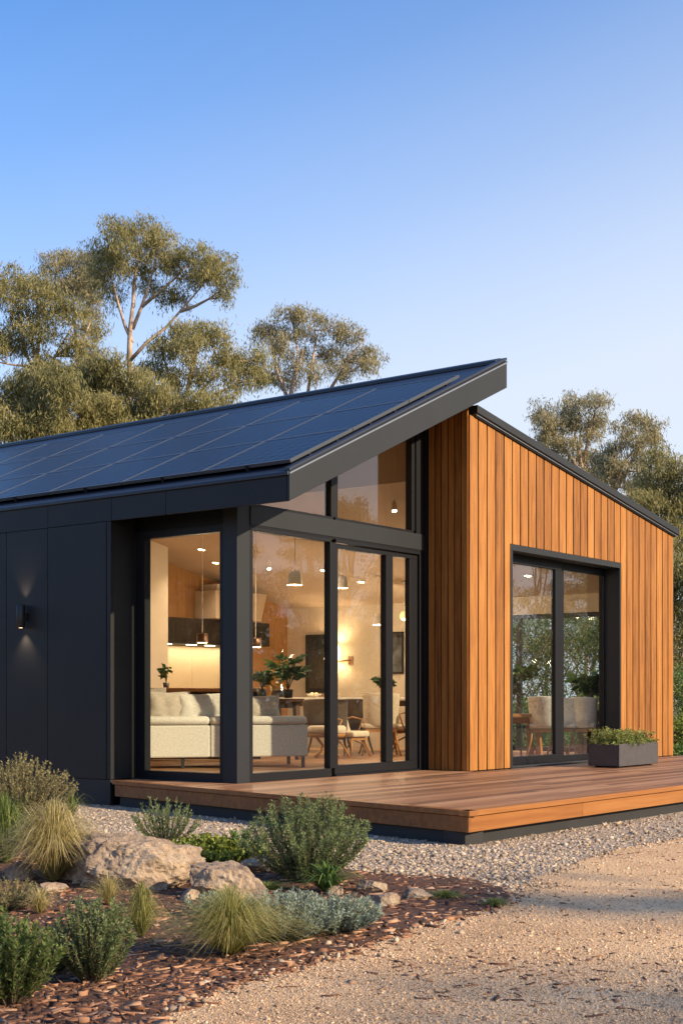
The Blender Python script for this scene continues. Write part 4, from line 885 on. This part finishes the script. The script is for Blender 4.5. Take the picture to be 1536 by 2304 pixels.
# low sideboard at the end of the sofa and dark dining set
def table(name, label, X, Y, w_, d_, h_, top, legm, rz=AW, th=.05, legs=4, cat='table'):
    c = cam_xy(X, Y); t_ = thing(name, label, cat, (c.x, c.y, .28), rz); global o3; o3 = Vector(t_.location)
    lb(MB().box(-w_/2, -d_/2, h_-th, w_/2, d_/2, h_)).build('tabletop', top, t_, .01)
    for sx in (-1, 1):
        for sy in (-1, 1): lb(MB().bar((sx*(w_/2-.12), sy*(d_/2-.1), h_-th), (sx*(w_/2-.08), sy*(d_/2-.07), 0), .07)).build('leg', legm, t_, .005)
    lb(MB().box(-w_/2+.1, -d_/2+.08, h_-th-.09, w_/2-.1, d_/2-.08, h_-th-.001)).build('apron', legm, t_)
    return t_
table('dining_table', 'long dining table with a white top in the middle of the room', .28, 23.0, 3.3, .95, .90, M['white'], M['darkwood'])
table('side_table', 'dark square table with plants beside the sofa end', -1.02, 20.3, .95, .6, .885, M['darkwood'], M['darkwood'])
def dining_chair(label, X, Y, rz, up, fab, hb=.95, w_=.50, sh=.47, leg=None, group='chairs round the dining table', hoops=False):
    leg = leg or M['chairwood']; c = cam_xy(X, Y); t_ = thing('dining_chair', label, 'chair', (c.x, c.y, .28), rz, group); global o3; o3 = Vector(t_.location)
    h = w_/2
    lb(MB().box(-h, -h+.02, sh-.06, h, h+.04, sh+.03)).build('seat', fab, t_, .03, True)
    n = 9; vs = []                         # curved back shell
    for layer in (0, .045):
        for j in range(7):
            z = sh-.02+(hb-sh+.02)*j/6
            for i in range(n):
                a = (i/(n-1)*2-1); vs.append((a*(h*(1.0+.06*j/6)), -h-.0-.10*j/6+.09*a*a+layer, z-(.02*a*a if j == 6 else 0)))
    m_ = 7*n; fs = []
    for j in range(6):
        for i in range(n-1): q = (j*n+i, j*n+i+1, (j+1)*n+i+1, (j+1)*n+i); fs.append(q); fs.append(tuple(m_+k for k in q[::-1]))
    for i in range(n-1): fs.append((i, m_+i, m_+i+1, i+1)); b6 = 6*n; fs.append((b6+i, b6+i+1, m_+b6+i+1, m_+b6+i))
    for j in range(6): fs.append((j*n, (j+1)*n, m_+(j+1)*n, m_+j*n)); e = n-1; fs.append((j*n+e, m_+j*n+e, m_+(j+1)*n+e, (j+1)*n+e))
    lb(MB().add(vs, fs)).build('backrest', fab, t_, .012, True)
    for sx in (-1, 1):
        for sy in (-1, 1):
            lb(MB().tube([(sx*(h-.05), sy*(h-.04), sh-.06), (sx*(h-.03), sy*(h-.02), sh*.5), (sx*(h+.03), sy*(h+.03), 0)], [.021, .019, .012], 8)).build('leg', leg, t_, 0, True)
    for sy in (-1, 1): lb(MB().bar((-h+.05, sy*(h-.04), sh-.085), (h-.05, sy*(h-.04), sh-.085), .035, .045)).build('rail', leg, t_)
    if hoops:
        for sx in (-1, 1):
            pts = [(sx*(h+.02), -h, sh*.25), (sx*(h+.06), -.02, sh*.95), (sx*(h+.05), .08, sh+.20), (sx*(h+.04), -.1, sh+.24), (sx*(h+.02), -h-.03, sh+.2)]
            lb(MB().tube(pts, .014, 8)).build('arm', leg, t_, 0, True)
            lb(MB().tube([(sx*(h+.04), h, 0), (sx*(h+.05), .1, sh*.5), (sx*(h-.06), -.15, sh*.85)], .013, 8)).build('brace', leg, t_, 0, True)
    return t_
dining_chair('beige upholstered chair with its back to the window at the white table', .60, 21.7, AW+.06, 0, M['chairf'], .97, .54)
dining_chair('dark brown dining chair right of the sofa', -.22, 21.6, AW-.1, 0, M['chaird'], .88, .66, .40, M['darkwood'])
dining_chair('second dark brown dining chair tucked behind the first', .14, 22.3, AW+.2, 0, M['chaird'], .88, .56, .46, M['darkwood'])
dining_chair('beige wooden armed chair at the right end of the white table', 1.12, 21.9, AW+1.0, 0, M['chairf'], .82, .48, .44, None, 'chairs round the dining table', True)
dining_chair('rattan armed chair with a low beige back beside the round stool', .10, 21.2, AW-2.2, 0, M['chairf'], .60, .44, .36, None, 'chairs round the dining table', True)
c = cam_xy(-.22, 20.9); t_ = thing('round_stool', 'round beige upholstered stool on curved timber legs', 'stool', (c.x, c.y, .28))
MB().lathe([(0,.36),(.27,.36),(.29,.38),(.29,.45),(.26,.475),(0,.48)], (c.x, c.y, .28), 32).build('cushion', M['chairf'], t_, 0, True)
MB().lathe([(0,.30),(.26,.30),(.28,.33),(.28,.358),(0,.359)], (c.x, c.y, .28), 32).build('rim', M['chairwood'], t_, 0, True)
for k in range(5):
    a = k*1.257+.4; q = lambda r_, z: (c.x+r_*math.cos(a), c.y+r_*math.sin(a), .28+z)
    MB().tube([q(.2, .31), q(.08, .18), q(.10, .08), q(.22, 0)], [.02, .02, .018, .014], 8).build('leg', M['chairwood'], t_, 0, True)
# right room
table('side_table', 'timber table with a brown top seen through the far door', 2.42, 20.6, 1.1, .7, .66, M['chairwood'], M['chairwood'], AW+.1)
table('side_table', 'dark brown table at the right behind the white chairs', 3.98, 21.3, .7, .7, .70, M['darkwood'], M['darkwood'], AW)
GW = 'white dining chairs behind the far glass door'
dining_chair('white upholstered chair nearest the table behind the far door', 3.02, 20.4, AW-.42, 0, M['chairw'], .92, .44, .50, None, GW)
dining_chair('middle white upholstered chair half hidden by the door frame', 3.34, 20.7, AW-.42, 0, M['chairw'], .90, .40, .50, None, GW)
dining_chair('white upholstered chair farthest right behind the far door', 3.64, 20.6, AW-.50, 0, M['chairw'], .91, .40, .50, None, GW)
# pendants and spots
def pendant(label, x, y, d, w_, h_, mat, shape='bell', group='pendant lamps', e=26):
    c = at(x, y, d); top = (zc(c.x) if c.x > 3.6 else zt(c.x)-.13); t_ = thing('pendant_lamp', label, 'pendant lamp', (c.x, c.y, c.z), 0, group); r_ = w_/2
    if shape == 'bell': pr = [(r_,-h_/2),(r_*.97,-h_*.2),(r_*.88,h_*.15),(r_*.70,h_*.38),(r_*.35,h_*.5),(0,h_*.5)]; inner = [(r_*.97,-h_/2+.002),(r_*.9,-h_*.1),(r_*.6,h_*.3),(0,h_*.4)]
    elif shape == 'drum': pr = [(r_,-h_/2),(r_,h_*.42),(r_*.8,h_*.5),(0,h_*.5)]; inner = [(r_*.95,-h_/2+.002),(r_*.9,h_*.3),(0,h_*.35)]
    else: pr = [(r_*math.cos(a), h_/2*math.sin(a)) for a in np.linspace(-1.2, 1.57, 10)]; inner = None
    MB().lathe(pr, c, 28).build('lamp_shade', mat, t_, 0, True)
    if inner: MB().lathe(inner, c, 28).build('shade_lining', M['lampglow'], t_, 0, True)
    MB().lathe([(0,-.03),(.022,-.02),(.03,0),(.022,.02),(0,.03)], (c.x, c.y, c.z-h_*.28), 14).build('bulb', M['bulb'], t_, 0, True)
    MB().tube([(c.x, c.y, c.z+h_*.5), (c.x, c.y, top)], .006, 6).build('cord', M['ceramic'], t_)
    MB().lathe([(0,.0),(.05,.0),(.05,-.02),(0,-.02)], (c.x, c.y, top), 16).build('ceiling_rose', M['ceramic'], t_)
    light('POINT', 'lamp_glow', (c.x, c.y, c.z-h_*.5-.05), e, t_, WARM, .06)
pendant('cream bell pendant lamp in the middle of the front window', 663, 1300, 20.0, .22, .21, M['shade'])
pendant('cream bell pendant lamp right behind the sliding door stile', 768, 1309, 20.6, .19, .19, M['shade'])
pendant('small cream bell pendant lamp low over the right end of the table', 850, 1394, 22.6, .17, .18, M['shade'])
pendant('amber globe pendant lamp beside the door frame', 909, 1386, 22.8, .15, .16, M['dimglass'], 'globe')
pendant('bronze drum pendant lamp left of the corner post', 455, 1436, 20.6, .165, .14, M['bronze'], 'drum')
pendant('bronze drum pendant lamp right of the corner post', 575, 1446, 20.6, .165, .14, M['bronze'], 'drum')
def ceil_pt(x, y):
    return on_plane(x, y, (.195, 0, 1), 3.48+.195*5.93)
GD_ = 'recessed downlights in the sloping ceiling'
for (x, y, lab) in ((453,1236,'recessed downlight seen high in the side window'), (485,1266,'recessed downlight close to the corner post'), (812,1309,'recessed downlight between pendants in the sliding door'), (728,1283,'recessed downlight at the right edge of the front window'), (1187,1295,'recessed downlight behind the far glass door')):
    c = ceil_pt(x, y); t_ = thing('downlight', lab, 'downlight', c, 0, GD_); t_.rotation_euler = (0, math.atan(.195), 0)
    o3 = Vector(t_.location)
    lb(MB().lathe([(.055,-.002),(.085,-.002),(.085,-.012),(.055,-.012)], (0,0,0), 24)).build('ring', M['ceramic'], t_)
    lb(MB().lathe([(0,-.004),(.054,-.004),(.054,-.006),(0,-.006)], (0,0,0), 24)).build('lamp', M['bulb'], t_)
    light('SPOT', 'lamp_beam', (c.x, c.y, c.z-.03), (110 if x > 1000 else 50), t_, WARM, .05, (0, -math.atan(.195), 0), R(120))
for (x, y, lab) in ((564,1256,'ceiling spot light at the left edge of the front window'), (605,1272,'tilted cylinder ceiling spot light in the front window'), (886,1137,'cylinder ceiling spot light seen in the high window')):
    c = ceil_pt(x, y-14); t_ = thing('spot_light', lab, 'spot light', c, 0, 'cylinder ceiling spots'); o3 = Vector(t_.location)
    lb(MB().tube([(0,0,-.01),(0,0,-.06)], .012, 8)).build('stalk', M['ceramic'], t_)
    lb(MB().tube([(.01,.01,-.05),(-.025,-.025,-.16)], .035, 16)).build('body', M['ceramic'], t_)
    lb(MB().tube([(-.0255,-.0255,-.1605),(-.027,-.027,-.165)], .03, 16)).build('lamp', M['bulb'], t_)
    light('SPOT', 'lamp_beam', (c.x-.03, c.y-.03, c.z-.18), 55, t_, WARM, .04, (R(-10), 0, 0), R(110))
# far wall: mirror, lamp, picture
t_ = thing('wall_mirror', 'tall black framed mirror hanging on the cream wall', 'mirror', (9.17, 6.15, 1.8))
MB().box(9.15,5.82,1.27,9.198,6.46,2.34).build('frame', M['black'], t_, .004); MB().box(9.146,5.90,1.35,9.1495,6.38,2.26).build('glass', M['mirror'], t_)
t_ = thing('picture', 'dark framed tall picture on the wall by the door frame', 'picture', (9.17, 4.45, 2.0))
MB().box(9.165,4.28,1.60,9.198,4.60,2.34).build('frame', M['black'], t_); MB().box(9.160,4.31,1.63,9.1645,4.57,2.31).build('print', M['art'], t_)
t_ = thing('wall_lamp', 'lit wall lamp with a cream drum shade on the cream wall', 'wall lamp', (9.0, 5.66, 2.0))
c = Vector((8.98, 5.70, 2.0))
MB().lathe([(.15,-.13),(.125,.13)], c, 28).build('lamp_shade', M['lampglow'], t_, 0, True); MB().tube([(9.19,5.45,1.86),(9.05,5.55,1.84),(8.98,5.70,1.84),(8.98,5.70,1.95)], .012, 8).build('arm', M['bronze'], t_)
MB().lathe([(0,-.05),(.05,-.04),(.06,.0),(.03,.05),(0,.06)], (8.98,5.70,1.78), 16).build('knob', M['dimglass'], t_, 0, True)
MB().box(9.185,5.40,1.78,9.199,5.50,1.93).build('bracket', M['bronze'], t_)
light('POINT', 'lamp_glow', (8.98, 5.70, 2.02), 20, t_, WARM, .07)
# houseplants
def houseplant(label, X, Y, ztab, h_, spread, n, L, Wd, pot=.10, pm=None, stems=9, name='houseplant'):
    c = cam_xy(X, Y, ztab); t_ = thing(name, label, 'plant', c, 0, 'houseplants'); pm = pm or M['planter']
    MB().lathe([(0,0),(pot*.8,0),(pot,pot*1.7),(pot*.9,pot*1.7),(pot*.85,pot*1.5),(0,pot*1.5)], c, 20).build('pot', pm, t_, 0, True)
    st = MB(); P, D, T = [], [], []
    for k in range(stems):
        az = random.uniform(0, 6.283); tip = c+Vector((math.cos(az)*spread*random.uniform(.3, 1), math.sin(az)*spread*random.uniform(.3, 1), pot*1.5+h_*random.uniform(.45, 1)))
        b0 = c+Vector((0, 0, pot*1.5)); mid = b0.lerp(tip, .55)+Vector((0, 0, h_*.18)); st.tube([b0, mid, tip], [.006, .005, .003], 4)
        for q in range(n):
            f = random.uniform(.3, 1); p = b0.lerp(mid, f*2) if f < .5 else mid.lerp(tip, f*2-1); P.append(tuple(p)); D.append(tuple(Vector((math.cos(az)+random.gauss(0, .9), math.sin(az)+random.gauss(0, .9), random.gauss(.1, .5))).normalized())); T.append(random.random())
    P, D, T = np.array(P), np.array(D), np.array(T); leaves_mesh(P, D, L*RNG.uniform(.7, 1.2, len(P)), Wd*RNG.uniform(.8, 1.2, len(P)), T, M['houseplant'], 'foliage', t_); st.build('stems', M['stem'], t_)
houseplant('bushy houseplant on the dark table right of the corner post', -1.16, 20.2, 1.17, .30, .13, 16, .12, .055, .075)
houseplant('tall spreading houseplant on the dark table left of the mirror', -.78, 20.3, 1.17, .48, .30, 15, .17, .06, .075, None, 13)
houseplant('round leafy houseplant on the right end of the white table', .74, 22.9, 1.19, .22, .20, 12, .11, .07, .07, None, 12)
houseplant('small leafy plant at the end of the partition wall', -2.62, 20.75, 1.32, .26, .10, 6, .11, .05, .05)
houseplant('broad leaved plant on a tall stand behind the far door, left pane', 2.62, 20.9, 1.25, .22, .30, 10, .20, .12, .10, None, 9)
houseplant('broad leaved plant behind the white chairs, right pane', 3.86, 21.4, .99, .42, .30, 12, .20, .11, .09, None, 10)
t_ = cam_xy(2.62, 20.9); pst = thing('plant_stand', 'dark plant stand behind the far door', 'stand', (t_.x, t_.y, .28)); o3 = Vector(pst.location)
lb(MB().lathe([(0,.94),(.16,.94),(.16,.97),(0,.97)], (0,0,0), 20)).build('top', M['darkwood'], pst)
for k in range(3): a = k*2.1; lb(MB().tube([(math.cos(a)*.1, math.sin(a)*.1, .94), (math.cos(a)*.17, math.sin(a)*.17, 0)], .014, 6)).build('leg', M['darkwood'], pst)
c = cam_xy(-.93, 20.15, 1.166); t_ = thing('glass_jar', 'clear glass jar of amber liquid between the two houseplants', 'jar', c)
MB().lathe([(0,0),(.085,0),(.09,.02),(.09,.20),(.086,.20),(.086,.022),(0,.02)], c, 24).build('jar', M['vase'], t_, 0, True); MB().lathe([(0,.023),(.084,.023),(.084,.12),(0,.12)], c, 24).build('filling', M['chairwood'], t_, 0, True)
for k, (X, lab) in enumerate(((-.45, 'small bowl of fruit left of the mirror on the white table'), (-.15, 'cream bowl in the middle of the white table'))):
    c = cam_xy(X, 22.75, 1.182); t_ = thing('bowl', lab, 'bowl', c, 0, 'bowls on the white table'); MB().lathe([(0,0),(.06,0),(.13,.06),(.125,.06),(.055,.01),(0,.01)], c, 24).build('dish', M['ceramic'], t_, 0, True)
    for q in range(4): MB().lathe([(0,-.03),(.022,-.02),(.032,0),(.022,.02),(0,.03)], (c.x+.05*math.cos(q*1.6), c.y+.05*math.sin(q*1.6), c.z+.055), 10).build('fruit', M['chairf'] if k else M['dimglass'], t_, 0, True)
c = cam_xy(.50, 22.8, 1.182); t_ = thing('book_stack', 'short stack of dark books lying on the white table', 'books', c, AW); o3 = Vector(t_.location)
for q in range(3): lb(MB().box(-.16+.02*q, -.1, .001+.022*q, .16-.01*q, .1, .021+.022*q)).build('book', [M['chaird'], M['darkwood'], M['bronze']][q], t_)
# ------------------------------------------------------------------ LIGHT, SKY, CAMERA
SUN_AZ, SUN_EL = 168.0, 26.0
w = bpy.data.worlds.new('World'); sc.world = w; w.use_nodes = True; nt = w.node_tree
sky = nt.nodes.new('ShaderNodeTexSky'); sky.sky_type = 'NISHITA'; sky.sun_disc = False
sky.sun_elevation = R(SUN_EL); sky.sun_rotation = R(SUN_AZ); sky.air_density = 1.0; sky.dust_density = 0.3; sky.ozone_density = 3.0
bg = nt.nodes['Background']; bg.inputs[1].default_value = .15
tc = N(nt, 'ShaderNodeTexCoord'); sx = N(nt, 'ShaderNodeSeparateXYZ'); nt.links.new(tc.outputs['Generated'], sx.inputs[0])
dt = N(nt, 'ShaderNodeVectorMath', operation='DOT_PRODUCT'); nt.links.new(tc.outputs['Generated'], dt.inputs[0]); dt.inputs[1].default_value = (.342, -.940, 0)
ml = N(nt, 'ShaderNodeMath', operation='MULTIPLY_ADD'); nt.links.new(dt.outputs['Value'], ml.inputs[0]); ml.inputs[1].default_value = -.26; nt.links.new(sx.outputs[2], ml.inputs[2])   # paler towards the sun
rp = ramp(nt, [(.97,)*3, (.86,)*3, (.64,)*3, (.38,)*3, (.14,)*3, (0, 0, 0)], ml.outputs[0], [0.05, .26, .33, .40, .49, .60])
mx = N(nt, 'ShaderNodeMix', data_type='RGBA'); nt.links.new(rp.outputs[0], mx.inputs[0])
gain = N(nt, 'ShaderNodeMix', data_type='RGBA', blend_type='MULTIPLY'); gain.inputs[0].default_value = 1; nt.links.new(sky.outputs[0], gain.inputs[6]); gain.inputs[7].default_value = (.48, .78, 1.06, 1)
nt.links.new(gain.outputs[2], mx.inputs[6]); mx.inputs[7].default_value = (3.45, 3.7, 4.1, 1); nt.links.new(mx.outputs[2], bg.inputs[0])
sl = bpy.data.lights.new('sun', 'SUN'); sl.energy = 4.8; sl.angle = R(.6); sl.color = (1, .79, .54)
so = bpy.data.objects.new('sun', sl); COL.objects.link(so)
az, el = R(SUN_AZ), R(SUN_EL); sd = Vector((math.sin(az)*math.cos(el), math.cos(az)*math.cos(el), math.sin(el)))
so.rotation_euler = sd.to_track_quat('Z', 'Y').to_euler(); so.location = (10, -10, 20)
cam = bpy.data.cameras.new('camera'); co = bpy.data.objects.new('camera', cam); COL.objects.link(co); sc.camera = co
co.location = (CX, CY, CZ); co.rotation_euler = (R(90), 0, -math.atan2(math.sin(TH), math.cos(TH)))
cam.sensor_fit = 'HORIZONTAL'; cam.sensor_width = 36; cam.lens = 36*F_PX/1536; cam.clip_end = 2000; cam.clip_start = .05
cam.shift_y = (HY-1152)/1536
sc.view_settings.view_transform = 'Standard'; sc.view_settings.look = 'None'; sc.view_settings.exposure = .7; sc.view_settings.gamma = 1
sc.cycles.use_denoising = True; sc.cycles.transparent_max_bounces = 24; sc.cycles.max_bounces = 10; sc.cycles.diffuse_bounces = 4; sc.cycles.caustics_reflective = False; sc.cycles.sample_clamp_indirect = 6
print('leaves', NL)
